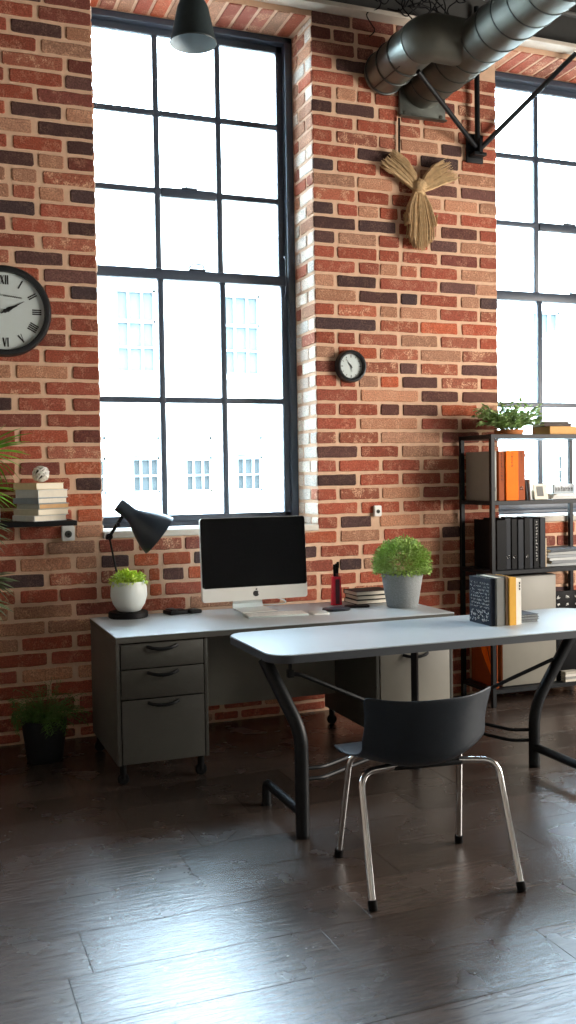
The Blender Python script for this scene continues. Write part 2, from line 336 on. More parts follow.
for k, r in enumerate(rows(SPAN)):
    z1 = 1.13-.0885*k; z0 = max(.004, z1-.0885)
    if z1 - z0 < .03: continue
    a, b = lay(r, z0, z1)
    B.course((0,0,0),U,V,N, XL, a-.02, z0+.0097, z1-.0097, odd=k%2)
    B.course((0,0,0),U,V,N, b+.02, XR, z0+.0097, z1-.0097, odd=k%2)
# reveals: brick returns beside each window, and the soldier course over it
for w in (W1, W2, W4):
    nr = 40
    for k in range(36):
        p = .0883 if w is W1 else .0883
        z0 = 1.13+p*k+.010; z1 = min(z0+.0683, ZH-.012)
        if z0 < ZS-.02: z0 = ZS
        pale = lambda: random.choices('WTMO', (20,2,1,0) if z0 < 3.1 else (6,7,3,2))[0]  # mostly near-white lower down: window glare painted into the reveal bricks
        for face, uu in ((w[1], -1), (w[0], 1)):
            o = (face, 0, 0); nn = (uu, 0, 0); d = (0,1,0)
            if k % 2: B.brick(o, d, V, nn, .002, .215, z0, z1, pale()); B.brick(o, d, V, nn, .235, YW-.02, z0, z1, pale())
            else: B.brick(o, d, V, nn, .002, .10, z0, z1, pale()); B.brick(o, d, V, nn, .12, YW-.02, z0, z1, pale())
    x = w[0]+.005
    while x < w[1]-.05:
        e = min(x+.082, w[1]-.008)
        B.brick((0,0,ZH), U, (0,1,0), (0,0,-1), x, e, .003, YW-.02, random.choices('ORTM', (4,3,4,2))[0]); x = e+.02
o = obj('wall_back', bm, 'mortar', smooth=False); o.data.materials.append(M['brick']); struct(o)

def plain(name, m, *boxes):
    b = new()
    for q in boxes: box(b, *q)
    return struct(obj(name, b, m, smooth=False))
plain('wall_left', 'plaster', (XL-.2, XL, YF, 0, 0, ZC))
# added opening in the unseen side wall; its fill lamp stands in for daylight
OY0, OY1, OZ0, OZ1 = -4.5, -1.8, 1.0, 2.9
plain('wall_right', 'plaster', (XR, XR+.2, YF, OY0, 0, ZC), (XR, XR+.2, OY1, 0, 0, ZC), (XR, XR+.2, OY0, OY1, 0, OZ0), (XR, XR+.2, OY0, OY1, OZ1, ZC))
plain('side_fill_panel', 'far_sash', (XR+.08, XR+.1, OY0, OY1, OZ0, OZ1))  # opaque panel added behind the side fill lamp
plain('wall_front', 'plaster', (XL-.2, XR+.2, YF-.2, YF, 0, ZC))
plain('ceiling', 'ceil', (XL-.2, XR+.2, YF-.2, .5, ZC, ZC+.2))
bm = new()     # steel beam running along the head of the wall, its pale lower flange showing
box(bm, XL, XR, -.02, -.008, ZH+.055, ZC, 0)
box(bm, XL, XR, -.16, -.008, ZC-.02, ZC, 0)
o = struct(obj('trim_1', bm, 'beam', smooth=False))
bm = new(); box(bm, XL, XR, -.11, -.009, ZH+.028, ZH+.055, .003)
struct(obj('trim_2', bm, 'flange', smooth=False))
bm = new()     # ribs of the dark deck over the room
x = XL+.1
while x < XR: box(bm, x, x+.08, YF, -.16, ZC-.06, ZC); x += .62
struct(obj('trim_3', bm, 'beam', smooth=False))

# floor: wide dark boards along the wall
bm = new(); lay_ = bm.loops.layers.float_color.new('tone')
known = {0: (1.039,), 1: (.382,), 2: (2.015,), 3: (1.131, 1.635), 4: (.923,)}
def board(x0, x1, y0, y1):
    g = .0008; vs = box(bm, x0+g, x1-g, y0+g, y1-g, -.03, 0, .0008, 1)
    b0 = random.uniform(.8, 1.15); c = (lin(68*b0), lin(59*b0), lin(54*b0), 1)
    for f in {f for v in vs for f in v.link_faces}:
        for lp in f.loops: lp[lay_] = c
for i in range(-21, 13):
    y0 = -2.955 + .277*(i-1); y1 = y0+.277
    if y0 > .0 : break
    y1 = min(y1, .0); js = list(known.get(i, ()))
    r = random.Random(100+i)
    if not js: js = [r.uniform(-.2, 1.2)]
    a = js[0]
    while a > XL: a -= r.uniform(.55, 1.15); js.append(a)
    a = max(js)
    while a < XR: a += r.uniform(.5, 1.15); js.append(a)
    js = sorted(min(max(q, XL), XR) for q in js)
    for p, q in zip(js, js[1:]):
        if q-p > .02: board(p, q, y0, y1)
box(bm, XL, XR, YF, 0, -.12, -.012)
struct(obj('floor', bm, 'floor', smooth=False))

# windows
def window(name, w, bars, vent, latch_x):
    x0, x1 = w
    root = struct(bpy.data.objects.new(name, None)); C.objects.link(root); root.location = (x0, YW, ZS)
    off = lambda b: (bmesh.ops.translate(b, verts=b.verts, vec=(-x0, -YW, -ZS)), b)[1]
    b = new()
    box(b, x0+.006, x0+.03, YW-.02, YW+.10, ZS, ZH-.006, .004); box(b, x1-.055, x1-.006, YW-.02, YW+.10, ZS, ZH-.006, .004)
    box(b, x0+.006, x1-.006, YW-.02, YW+.10, ZH-.045, ZH-.006, .004); box(b, x0+.006, x1-.006, YW-.02, YW+.10, ZS+.001, ZS+.03, .004)
    obj('window_frame', off(b), 'frame', root)
    xi0, xi1, zi0, zi1 = x0+.03, x1-.055, ZS+.03, ZH-.045
    b = new()      # upper and lower sash stiles and rails, with the meeting rail
    for za, zb, ys in ((2.70, zi1, YW+.035), (zi0, 2.754, YW+.0)):
        box(b, xi0, xi0+.032, ys, ys+.035, za, zb, .003); box(b, xi1-.042, xi1, ys, ys+.035, za, zb, .003)
    box(b, xi0, xi1, YW+.035, YW+.07, zi1-.042, zi1, .003); box(b, xi0, xi1, YW, YW+.035, zi0, zi0+.042, .003)
    box(b, xi0, xi1, YW-.006, YW+.07, 2.692, 2.754, .004)
    obj('sash', off(b), 'frame', root)
    b = new()
    for bx_ in bars:
        box(b, bx_-.0175, bx_+.0175, YW+.002, YW+.034, zi0+.03, 2.70, .003); box(b, bx_-.0175, bx_+.0175, YW+.036, YW+.068, 2.75, zi1-.03, .003)
    box(b, xi0+.02, xi1-.03, YW+.004, YW+.032, 1.952-.018, 1.952+.018, .003)
    for z in (3.712, 3.240): box(b, xi0+.02, xi1-.03, YW+.038, YW+.066, z-.017, z+.017, .003)
    box(b, vent[0], vent[1], YW+.028, YW+.066, 3.205, 3.262, .004)
    obj('muntin', off(b), 'frame', root)
    b = new()
    box(b, xi0+.02, xi1-.03, YW+.015, YW+.02, zi0+.03, 2.70); box(b, xi0+.02, xi1-.03, YW+.05, YW+.055, 2.74, zi1-.03)
    obj('pane', off(b), 'glass', root, smooth=False)
    b = new()      # fanlight catch and sash fastener
    vm = (vent[0]+vent[1])/2
    box(b, vm-.05, vm+.05, YW+.012, YW+.028, 3.255, 3.268, .002); tube(b, fillet([(vm-.03,YW+.02,3.262),(vm-.005,YW+.005,3.285),(vm+.05,YW+.0,3.272)],.01), .005, 8)
    box(b, vm-.02, vm+.09, YW-.02, YW, 2.754, 2.764, .002); tube(b, fillet([(vm-.02,YW-.01,2.764),(vm+.0,YW-.012,2.795),(vm+.07,YW-.014,2.79),(vm+.075,YW-.014,2.764)],.015), .006, 8)
    tube(b, fillet([(x1-.075,YW-.004,2.62),(x1-.075,YW-.03,2.64),(x1-.075,YW-.03,2.86),(x1-.075,YW-.004,2.88)],.015), .006, 8)
    obj('window_latch', off(b), 'frame', root)
    b = new(); box(b, x0+.004, x1-.004, -.014, YW-.02, ZS-.038, ZS, .005)
    obj('window_sill', off(b), 'stone', root)
window('window_1', W1, (1.447, 1.846), (1.47, 1.82), 0)
window('added_window', W4, (-1.203, -.804), (-1.18, -.83), 0)  # unseen, added for its light on the floor
window('window_2', W2, (4.225, 4.76), (4.245, 4.745), 0)

# across the street: a white building in the daylight
YB = 14.0
bd = thing('neighbouring_building', 'tall white stuccoed building with sash windows and cornice seen outside through both windows', 'building', (6, YB, -4))
def fb(b, *a): box(b, a[0]-6, a[1]-6, a[2]-YB, a[3]-YB, a[4]+4, a[5]+4)
lower = [4.15+1.12*n for n in range(-3, 12)]; upper = [-.7, 1.6, 3.88, 6.15, 8.6, 11.2, 13.85, 16.3]
holes = [(x, x+.6, 1.16, 2.32) for x in lower] + [(x, x+.84, 3.62, 5.32) for x in upper]
b = new()
xs = sorted({-9.0, 24.0} | {h[0] for h in holes} | {h[1] for h in holes}); zs_ = sorted({-4.0, 7.9, 1.16, 2.32, 3.62, 5.32})
for xa, xb in zip(xs, xs[1:]):
    for za, zb in zip(zs_, zs_[1:]):
        mx, mz = (xa+xb)/2, (za+zb)/2
        if not any(h[0] < mx < h[1] and h[2] < mz < h[3] for h in holes): fb(b, xa, xb, YB, YB+.4, za, zb)
bmesh.ops.remove_doubles(b, verts=b.verts, dist=1e-4)
obj('facade_wall', b, 'stucco', bd, smooth=False)
b = new(); fb(b, -9, 24, YB+.4, YB+6, -4, 7.85); obj('building_core', b, 'far_glass', bd, smooth=False)
b = new()
fb(b, -9.1, 24.1, YB-.45, YB, 7.2, 7.42); fb(b, -9.1, 24.1, YB-.3, YB, 7.05, 7.2); fb(b, -9.1, 24.1, YB-.12, YB, 6.55, 6.62)
x = -8.8
while x < 24: fb(b, x, x+.34, YB-.24, YB, 6.7, 7.05); x += 1.0
obj('cornice', b, 'stucco_trim', bd, smooth=False)
for i, (xa, xb, za, zb) in enumerate(holes):
    b = new(); up = zb > 3
    mid = za+(zb-za)*.62
    for p, q in ((xa, xa+.05), (xb-.05, xb)): fb(b, p, q, YB+.1, YB+.18, za, zb)
    for p, q in ((za, za+.05), (zb-.05, zb), (mid-.03, mid+.03)): fb(b, xa, xb, YB+.1, YB+.18, p, q)
    for t in (1/3, 2/3): fb(b, xa+(xb-xa)*t-.018, xa+(xb-xa)*t+.018, YB+.11, YB+.17, za, mid if not up else zb)
    fb(b, xa, xb, YB+.11, YB+.17, (za+mid)/2-.018, (za+mid)/2+.018)
    f = obj('sash_window', b, 'far_sash', bd, smooth=False)
    b = new(); fb(b, xa, xb, YB+.2, YB+.22, za, zb); obj('pane', b, 'far_glass_up' if up else 'far_glass', f, smooth=False)
    if not up: b = new(); fb(b, xa+.04, xb-.04, YB+.185, YB+.2, mid-.05+(.12 if i%2 else 0), zb); obj('roller_blind', b, 'stucco', f, smooth=False)
    b = new(); fb(b, xa-.18, xb+.18, YB-.12, YB, za-.12, za-.03) if up else fb(b, xa-.2, xb+.35, YB-.12, YB, zb+.12, zb+.2)
    obj('stone_ledge', b, 'stucco', f, smooth=False)
b = new(); box(b, -40, 50, .5, 60, -4.1, -4.0); struct(obj('ground_outside', b, 'street', smooth=False))

# ================================================================== CAMERA AND LIGHT
cam = bpy.data.cameras.new('camera'); co = bpy.data.objects.new('camera', cam); C.objects.link(co)
yaw, pitch, roll, fpx = .367698, -.037190, -.016186, 967.87
cy, sy, cp, sp, cr, sr = math.cos(yaw), math.sin(yaw), math.cos(pitch), math.sin(pitch), math.cos(roll), math.sin(roll)
right = Vector((cy,-sy,0)); fwd = Vector((sy,cy,0)); f2 = fwd*cp + Vector((0,0,sp)); u2 = -fwd*sp + Vector((0,0,cp))
r3 = right*cr + u2*sr; u3 = -right*sr + u2*cr
co.matrix_world = Matrix(((r3.x,u3.x,-f2.x,0),(r3.y,u3.y,-f2.y,-5.535),(r3.z,u3.z,-f2.z,1.47),(0,0,0,1)))
cam.sensor_fit = 'VERTICAL'; cam.sensor_height = 36; cam.lens = fpx/1024*36; cam.clip_start = .05
bpy.context.scene.camera = co

SKY = 24.0; P_SIDE = 310
w = bpy.data.worlds.new('overcast_sky'); bpy.context.scene.world = w; w.use_nodes = True
bg = w.node_tree.nodes['Background']; bg.inputs[0].default_value = (.64, .83, 1.0, 1); bg.inputs[1].default_value = SKY
def area(name, loc, d, sx, sz, power, col=(1,1,1), portal=False, spread=PI):
    L = bpy.data.lights.new(name, 'AREA'); L.shape = 'RECTANGLE'; L.size = sx; L.size_y = sz; L.energy = power; L.color = col; L.spread = spread
    if portal: L.cycles.is_portal = True
    o = bpy.data.objects.new(name, L); C.objects.link(o); o.location = loc
    o.rotation_euler = Vector(d).to_track_quat('-Z', 'Y').to_euler(); return o
for w_ in (W1, W2, W4):
    area('window_portal', ((w_[0]+w_[1])/2, .46, (ZS+ZH)/2), (0,-1,0), w_[1]-w_[0], ZH-ZS, 1, portal=True)
WARM = (1, .93, .84)
area('side_fill_light', (XR+.06, (OY0+OY1)/2, (OZ0+OZ1)/2), (-1,0,0), OY1-OY0-.02, OZ1-OZ0-.02, P_SIDE, (1, .92, .83))  # added warm fill lamp in front of the closed side panel

sc = bpy.context.scene
sc.view_settings.view_transform = 'Standard'; sc.view_settings.look = 'None'; sc.view_settings.gamma = 1; sc.view_settings.use_curve_mapping = False
sc.view_settings.exposure = 0.42
sc.cycles.use_denoising = True; sc.cycles.max_bounces = 8; sc.cycles.diffuse_bounces = 5; sc.cycles.transparent_max_bounces = 12
sc.cycles.sample_clamp_indirect = 6

# ================================================================== FURNITURE
# --- desk: worktop with side and modesty panel; two pedestals under it
DX0, DX1, DY0, DY1, DZ = .865, 2.698, -1.003, -.278, .720
E_ = .0006
dk = thing('desk', 'long grey laminate desk under the left window, carrying the computer', 'desk', (DX0, DY1, 0))
def loc(b, x, y, z): bmesh.ops.translate(b, verts=b.verts, vec=(-x,-y,-z)); return b
b = new(); box(b, DX0, DX1, DY0, DY1, DZ-.004, DZ, .0015, 1); obj('desk_top', loc(b, DX0, DY1, 0), 'lam_desk', dk)
b = new(); box(b, DX0, DX1, DY0, DY1, DZ-.03, DZ-.0045, .001, 1); obj('edge_band', loc(b, DX0, DY1, 0), 'steel_grey', dk)
b = new(); box(b, 1.325, 2.23, -.46, -.44, .215, DZ-.0305, .002); obj('modesty_panel', loc(b, DX0, DY1, 0), 'panel_grey', dk)
def pedestal(x0, x1, label, front, fronts):
    t = thing('drawer_pedestal', label, 'drawers', (x0, -.95, 0), 0, 'drawer pedestals under the desk')
    L_ = lambda b: loc(b, x0, -.95, 0)
    yb, yf, z0, z1 = -.288, -.984, .10, DZ-.031
    b = new(); box(b, x0, x0+.02, yf, yb, z0, z1, .002); box(b, x1-.018, x1, yf, yb, z0, z1, .002)
    box(b, x0+.02, x1-.018, yf+.02, yb, z0, z0+.018); box(b, x0+.02, x1-.018, yf+.02, yb, z1-.012, z1); box(b, x0+.02, x1-.018, yb-.015, yb, z0+.018, z1-.012)
    obj('carcass', L_(b), 'steel_grey', t)
    for za, zb in fronts:
        b = new(); box(b, x0+.024, x1-.022, yf-.004, yf+.016, za, zb, .002)
        box(b, x0+.03, x1-.028, yf+.016, yf+.45, za+.01, zb-.02)
        d = obj('drawer', L_(b), front, t)
        b = new(); cx = (x0+x1)/2; pts = []
        for i in range(9):
            u = i/8*2-1; pts.append((cx+u*.075, yf-.004-.022*(1-u**4), zb-.018-.012*(1-u*u)))
        tube(b, pts, .0065, 8, flat=1.3); obj('handle', L_(b), 'black_metal', d)
    for xx in (x0+.03, x1-.035):
        for yy in (yf+.035, yb-.035):
            b = new(); tube(b, [(xx,yy,.03),(xx,yy,.102)], .017, 14); lathe(b, [(0,-.014),(.024,-.014),(.029,-.008),(.029,.008),(.024,.014),(0,.014)], 18, (xx,yy,.029), RX(PI/2)@RY(0)); 
            obj('castor', L_(b), 'black', t)
    return t
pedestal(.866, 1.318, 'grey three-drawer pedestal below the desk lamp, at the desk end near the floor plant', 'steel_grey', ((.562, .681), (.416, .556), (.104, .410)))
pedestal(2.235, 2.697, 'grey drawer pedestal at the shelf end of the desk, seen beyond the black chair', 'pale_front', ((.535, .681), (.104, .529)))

# --- folding table in front
TZ, TX0, TX1, TY0, TY1 = .745, 1.325, 3.25, -1.90, -1.262
tb = thing('table', 'grey-topped table with rounded corners and bent black steel legs before the desk', 'table', (2.29, -1.58, 0))
Lt = lambda b: loc(b, 2.29, -1.58, 0)
b = new(); prism(b, rrect(TX0, TX1, TY0, TY1, .10), .004, T(0,0,TZ-.004)); obj('table_top', Lt(b), 'lam_table', tb)
b = new(); prism(b, rrect(TX0-.002, TX1+.002, TY0-.002, TY1+.002, .10), .031, T(0,0,TZ-.036)); obj('edge_band', Lt(b), 'edge', tb)
def post(x, y, s):
    return fillet([(x,y,.012),(x,y,.40),(x+s*.095,y+.12*(1 if y<-1.7 else 1),TZ-.037)], .16, 8)
for (x, y, s) in ((1.432, -1.925, -1), (2.85, -1.505, 1)):
    b = new()
    if s < 0: tube(b, fillet([(x,y,.012),(x,y,.43),(x-.09,y+.175,TZ-.037)], .07, 8), .0285, 16)
    else: tube(b, fillet([(x,y,.012),(x,y,.30),(x+.27,y+.0,TZ-.037)], .10, 8), .0285, 16)
    l_ = obj('leg', Lt(b), 'black_metal', tb)
    b = new(); lathe(b, [(0,0),(.026,0),(.028,.004),(.028,.012),(0,.012)], 18, (x,y,0)); obj('foot_cap', Lt(b), 'black', l_)
    b = new(); y2 = y+.43 if s < 0 else y-.43
    tube(b, fillet([(x,y+(.02 if s<0 else -.02),.10),(x,y2,.10),(x,y2,.008)], .03, 5), .021, 12)
    lathe(b, [(0,0),(.024,0),(.024,.008),(0,.008)], 16, (x,y2,0)); obj('foot_bar', Lt(b), 'black_metal', tb)
b = new(); tube(b, [(2.30,-1.285,.012),(2.30,-1.285,TZ-.037)], .021, 4); lathe(b, [(0,0),(.03,0),(.03,.012),(0,.012)], 16, (2.30,-1.285,0))
obj('leg', Lt(b), 'black_metal', tb)
for z in (.282, .238):
    b = new(); tube(b, fillet([(1.452,-1.925,z),(1.53,-1.92,z-.004),(2.0,-1.60,.25+z-.28),(2.62,-1.36,.21+(z-.28)*1.2),(2.74,-1.47,.185+(z-.28)*1.2),(2.835,-1.505,.185+(z-.28)*1.2)], .03, 4), .0085, 8)
    obj('stretcher', Lt(b), 'black_metal', tb)
for pts in (((1.55,-1.50,.58),(1.60,-1.50,.575),(2.295,-1.31,.24)), ((2.965,-1.505,.53),(2.31,-1.31,.24))):
    b = new(); tube(b, fillet(pts, .03, 4), .010, 8)
    if pts[0][0] < 2: box(b, 1.538, 1.566, -1.515, -1.485, .565, .60, .003); box(b, 1.546, 1.558, -1.507, -1.493, .60, TZ-.036)
    obj('brace', Lt(b), 'black_metal', tb)

# --- chair, seen from behind
ch = thing('chair', 'black plastic shell chair on four chrome tube legs, turned to the table', 'chair', (1.704, -2.43, 0), math.radians(-7))
prof = [(.225,.412,.19,.0),(.235,.43,.20,0),(.20,.446,.215,.004),(.10,.444,.228,.012),(.0,.440,.232,.018),(-.09,.438,.230,.026),(-.15,.442,.232,.036),(-.192,.456,.240,.046),(-.222,.488,.240,.055),(-.238,.54,.234,.062),(-.254,.605,.236,.068),(-.268,.665,.244,.070),(-.275,.700,.247,.068)]
b = new(); NV = 14; grid = []
for i, (y, z, hw, cv) in enumerate(prof):
    row = []
    back = max(0, min(1, (i-5)/3))
    for k in range(NV+1):
        v = k/NV*2-1; a = abs(v)**2.2
        yy = y + a*cv*back*1.15; zz = z + a*(cv*(1-back)*.7 + .022*back + {4:.012,5:.03,6:.048,7:.056,8:.05,9:.03,10:.01}.get(i,0))
        if i == len(prof)-1: zz += .004*math.cos(v*PI)
        if i == 0: yy -= .05*abs(v)**3; 
        if i == 1: yy -= .045*abs(v)**3
        row.append(b.verts.new((v*hw, yy, zz)))
    grid.append(row)
for p, q in zip(grid, grid[1:]):
    for k in range(NV): b.faces.new((p[k], p[k+1], q[k+1], q[k]))
bmesh.ops.transform(b, matrix=T(-.050,.028,0) @ RZ(math.radians(4)), verts=b.verts)
sh = obj('seat_shell', b, 'shell', ch, ang=3)
m_ = sh.modifiers.new('thickness', 'SOLIDIFY'); m_.thickness = .009; m_.offset = 0
m_ = sh.modifiers.new('smooth', 'SUBSURF'); m_.levels = 2; m_.render_levels = 2
for sx in (-1, 1):
    for foot, knee, end in (((sx*.275,-.237,.012),(sx*.262,-.082,.424),(sx*.12,-.06,.43)), ((sx*.25,.237,.012),(sx*.222,.16,.424),(sx*.10,.13,.43))):
        b = new(); tube(b, fillet([foot, knee, end], .06, 8), .0125, 16); lg = obj('leg', b, 'chrome', ch)
        b = new(); d = Vector(knee)-Vector(foot); lathe(b, [(0,-.012),(.014,-.012),(.0165,-.008),(.0165,.02),(.013,.022),(0,.022)], 16, foot, AX(d)); obj('foot_cap', b, 'black', lg)
b = new(); box(b, -.13, .13, -.075, -.04, .415, .432, .004); box(b, -.11, .11, .11, .15, .415, .432, .004); box(b, -.05, .05, -.05, .12, .417, .43, .003)
obj('seat_frame', b, 'black_metal', ch)

# --- open shelf unit
SX0, SX1, SY0, SY1 = 3.327, 4.21, -.403, -.022
su = thing('shelf_unit', 'tall open black metal shelf unit standing beside the right window', 'shelf', (SX0, SY1, 0))
Ls = lambda b: loc(b, SX0, SY1, 0)
for (x, y) in ((SX0,SY0),(SX0,SY1-.027),(SX1-.027,SY0),(SX1-.027,SY1-.027)):
    b = new(); box(b, x, x+.027, y, y+.027, .006, 1.708, .0015, 1); box(b, x+.004, x+.023, y+.004, y+.023, 0, .006); obj('post', Ls(b), 'black_metal', su)
SHELF_Z = (1.708, 1.293, .858, .112)
for z in SHELF_Z:
    b = new(); box(b, SX0+.002, SX1-.002, SY0+.002, SY1-.002, z-.026, z, .0015, 1); obj('shelf_board', Ls(b), 'black_metal', su)

# ================================================================== THINGS ON THE DESK
def leaf(b, p, d, up, L, w, bend=.25, seg=3):
    d = Vector(d).normalized(); s = d.cross(Vector(up)); s = s.normalized() if s.length > 1e-4 else Vector((1,0,0)); nn = s.cross(d)
    pr = None; p = Vector(p)
    for i in range(seg+1):
        t = i/seg; ww = w*math.sin(PI*min(.97,max(.05,t*.92+.06)))*.5
        c = p + d*L*t - nn*L*bend*t*t
        cur = (b.verts.new(c-s*ww+nn*ww*.3), b.verts.new(c), b.verts.new(c+s*ww+nn*ww*.3))
        if pr: b.faces.new((pr[0],pr[1],cur[1],cur[0])); b.faces.new((pr[1],pr[2],cur[2],cur[1]))
        pr = cur
def dome(b, n, rx, rz, L, w, c=(0,0,0), fill=.55, r=random, ymax=9):
    for _ in range(n):
        th = r.uniform(0, 2*PI); cz = r.uniform(-.25, 1); s_ = math.sqrt(max(0,1-cz*cz)); k = r.uniform(fill, 1)
        k *= 1+.12*noise.noise(Vector((math.cos(th)*s_*3, math.sin(th)*s_*3, cz*3+c[0]*7)))
        p = Vector((math.cos(th)*s_*rx*k, math.sin(th)*s_*rx*k, cz*rz*k)); d = p.normalized()+Vector((r.uniform(-.7,.7),r.uniform(-.7,.7),r.uniform(-.4,.7)))
        p.y = min(p.y, ymax)
        leaf(b, Vector(c)+p, d if p.y < ymax else (d.x, -abs(d.y), d.z), (r.uniform(-1,1),r.uniform(-1,1),1), L*r.uniform(.7,1.2), w*r.uniform(.7,1.2), .3, 2)

# lamp with its weighted foot; the white pot stands on the foot
dl = thing('desk_lamp', 'charcoal jointed desk lamp with flared shade, bending over the white plant pot', 'lamp', (1.062, -.345, DZ))
b = new(); lathe(b, [(0,0),(.103,0),(.107,.004),(.107,.026),(.102,.032),(0,.032)], 48); obj('lamp_base', b, 'black', dl)
b = new(); tube(b, [(-.0, .100, .028),(-.078, .088, .435)], .0055, 10); obj('lower_arm', b, 'black_metal', dl)
b = new(); tube(b, [(-.078,.088,.435),(-.01,.04,.555)], .007, 10); tube(b, [(-.064,.086,.445),(.004,.04,.560)], .004, 8); tube(b, [(-.045,.04,.50),(-.03,.04,.505)], .012, 8); obj('upper_arm', b, 'black_metal', dl)
b = new(); lathe(b, [(0,-.014),(.018,-.014),(.018,.014),(0,.014)], 18, (-.078,.088,.435), RX(PI/2)); tube(b, [(-.078,.073,.435),(-.098,.073,.424)], .007, 8); tube(b, [(-.078,.068,.435),(-.078,.103,.435)], .009, 8); obj('elbow_joint', b, 'black_metal', dl)
ax = Vector((.222, -.03, -.180)).normalized(); cap = Vector((-.042, .0, .612))
b = new(); pr_ = [(0,0),(.030,0),(.037,.003),(.0385,.01),(.0385,.085),(.044,.105),(.058,.13),(.078,.165),(.096,.20),(.110,.235),(.121,.275),(.1225,.279),(.1195,.279),(.108,.235),(.094,.20),(.076,.167),(.056,.133),(.041,.108),(.034,.09),(.034,.06),(0,.06)]
lathe(b, pr_, 48, cap, AX(ax)); shd = obj('lamp_shade', b, 'lamp_shade', dl, ang=.9)
b = new(); lathe(b, [(0,.06),(.014,.062),(.014,.1),(.026,.125),(.030,.15),(.022,.175),(0,.184)], 20, cap, AX(ax)); obj('bulb', b, 'white', shd)

def pot_plant(name, label, x, y, z, prof, m, soil_z, soil_r, build, leafm, cat='plant'):
    t = thing(name, label, cat, (x,y,z))
    b = new(); lathe(b, prof, 48); obj('pot', b, m, t, ang=1.0)
    b = new(); lathe(b, [(0,soil_z+.006),(soil_r*.7,soil_z+.004),(soil_r,soil_z-.002),(0,soil_z-.012)], 24); obj('soil', b, 'soil', t)
    b = new(); build(b); obj('foliage', b, leafm, t, smooth=False)
    return t
rn = random.Random(3)
pot_plant('potted_plant', 'round white pot of bright lime leaves standing on the desk lamp foot', 1.066, -.352, DZ+.0326,
    [(0,0),(.048,0),(.062,.006),(.085,.04),(.0985,.085),(.097,.125),(.088,.163),(.083,.163),(.090,.125),(.09,.085),(.06,.02),(0,.02)], 'white', .148, .084,
    lambda b: dome(b, 1300, .095, .062, .017, .012, (0,0,.158), .35, rn, .070), 'leaf_lime')
pot_plant('potted_plant', 'speckled grey pot with a dense green mound of small leaves, on the desk end', 2.562, -.665, DZ,
    [(0,0),(.082,0),(.088,.004),(.118,.185),(.119,.192),(.113,.193),(.108,.17),(.08,.012),(0,.012)], 'concrete', .176, .108,
    lambda b: dome(b, 6500, .164, .166, .0145, .0115, (0,0,.226), .6, rn), 'leaf')

# computer
cp_ = thing('desktop_computer', 'silver all-in-one computer with a black screen on the desk under the window', 'computer', (1.755, -.40, DZ))
tilt = RX(math.radians(-4))
def tl(b): bmesh.ops.transform(b, matrix=T(.0,-.03,.285) @ tilt, verts=b.verts); return b
HW, ZT, ZC_, ZB = .308, .238, -.147, -.222
b = new(); prism(b, rrect(-HW, HW, ZB, ZT, .016, 5), .022, RX(PI/2)); 
lathe(b, [(0,-.02),(.10,-.018),(.17,-.006),(.20,0)], 32, (0,.0,0), RX(PI/2)@RX(PI)@Matrix.Scale(1,4))
obj('housing', tl(b), 'alu', cp_)
b = new(); prism(b, rrect(-HW+.001, HW-.001, ZC_, ZT-.001, .014, 5), .002, T(0,-.022,0) @ RX(PI/2)); obj('screen', tl(b), 'screen', cp_)
b = new()
outl = []
for i in range(72):     # the fruit mark: two lobes with a dip at the head, a bite out of one side
    a = 2*PI*i/72; r_ = .0172*(1+.05*math.cos(2*a)) 
    x_, z_ = r_*math.cos(a)*.98, r_*math.sin(a)*1.02
    if abs(x_) < .006 and z_ > 0: z_ -= .0028*(1-abs(x_)/.006)
    if abs(x_) < .004 and z_ < 0: z_ += .0014*(1-abs(x_)/.004)
    dx, dz = x_-.0218, z_-.002; dd = math.hypot(dx, dz)
    if dd < .0098: x_, z_ = .0218+dx/dd*.0098, .002+dz/dd*.0098
    outl.append((x_, z_))
prism(b, outl, .0008, T(0,-.0222,-.186) @ RX(PI/2))
lf = [(.001+.0072*math.sin(t*PI)*.75*(1 if k else -1)+.004*t, .0178+.0110*t) for k, t in [(0,i/6) for i in range(7)]+[(1,1-i/6) for i in range(1,6)]]
prism(b, lf, .0008, T(0,-.0222,-.186) @ RX(PI/2)); obj('logo', tl(b), 'mark', cp_, smooth=False)
b = new()      # sheet metal stand: foot plate curving up into the neck
path = [(-.125,.003),(.05,.003),(.078,.008),(.088,.028),(.080,.07),(.055,.16),(.03,.23)]
prev = None
for i, (y_, z_) in enumerate(path):
    hw = .098 - .016*min(1, i/5)
    cur = [b.verts.new((s*hw, y_-.0, z_+h)) for s, h in ((-1,0),(1,0),(1,.005),(-1,.005))] if i < 2 else [b.verts.new((s*hw, y_+h, z_)) for s, h in ((-1,.004),(1,.004),(1,-.003),(-1,-.003))]
    if prev:
        for k in range(4): b.faces.new((prev[k], prev[(k+1)%4], cur[(k+1)%4], cur[k]))
    else: b.faces.new(cur)
    prev = cur
b.faces.new(prev[::-1]); obj('stand', b, 'alu', cp_, ang=.5)
b = new(); tube(b, fillet([(.04,.085,.06),(.16,.10,.055),(.22,.06,.035),(.205,-.0,.03),(.17,.1,.006),(.05,.2,.005)], .06, 6), .003, 8); obj('power_cable', b, 'white_pl', cp_)

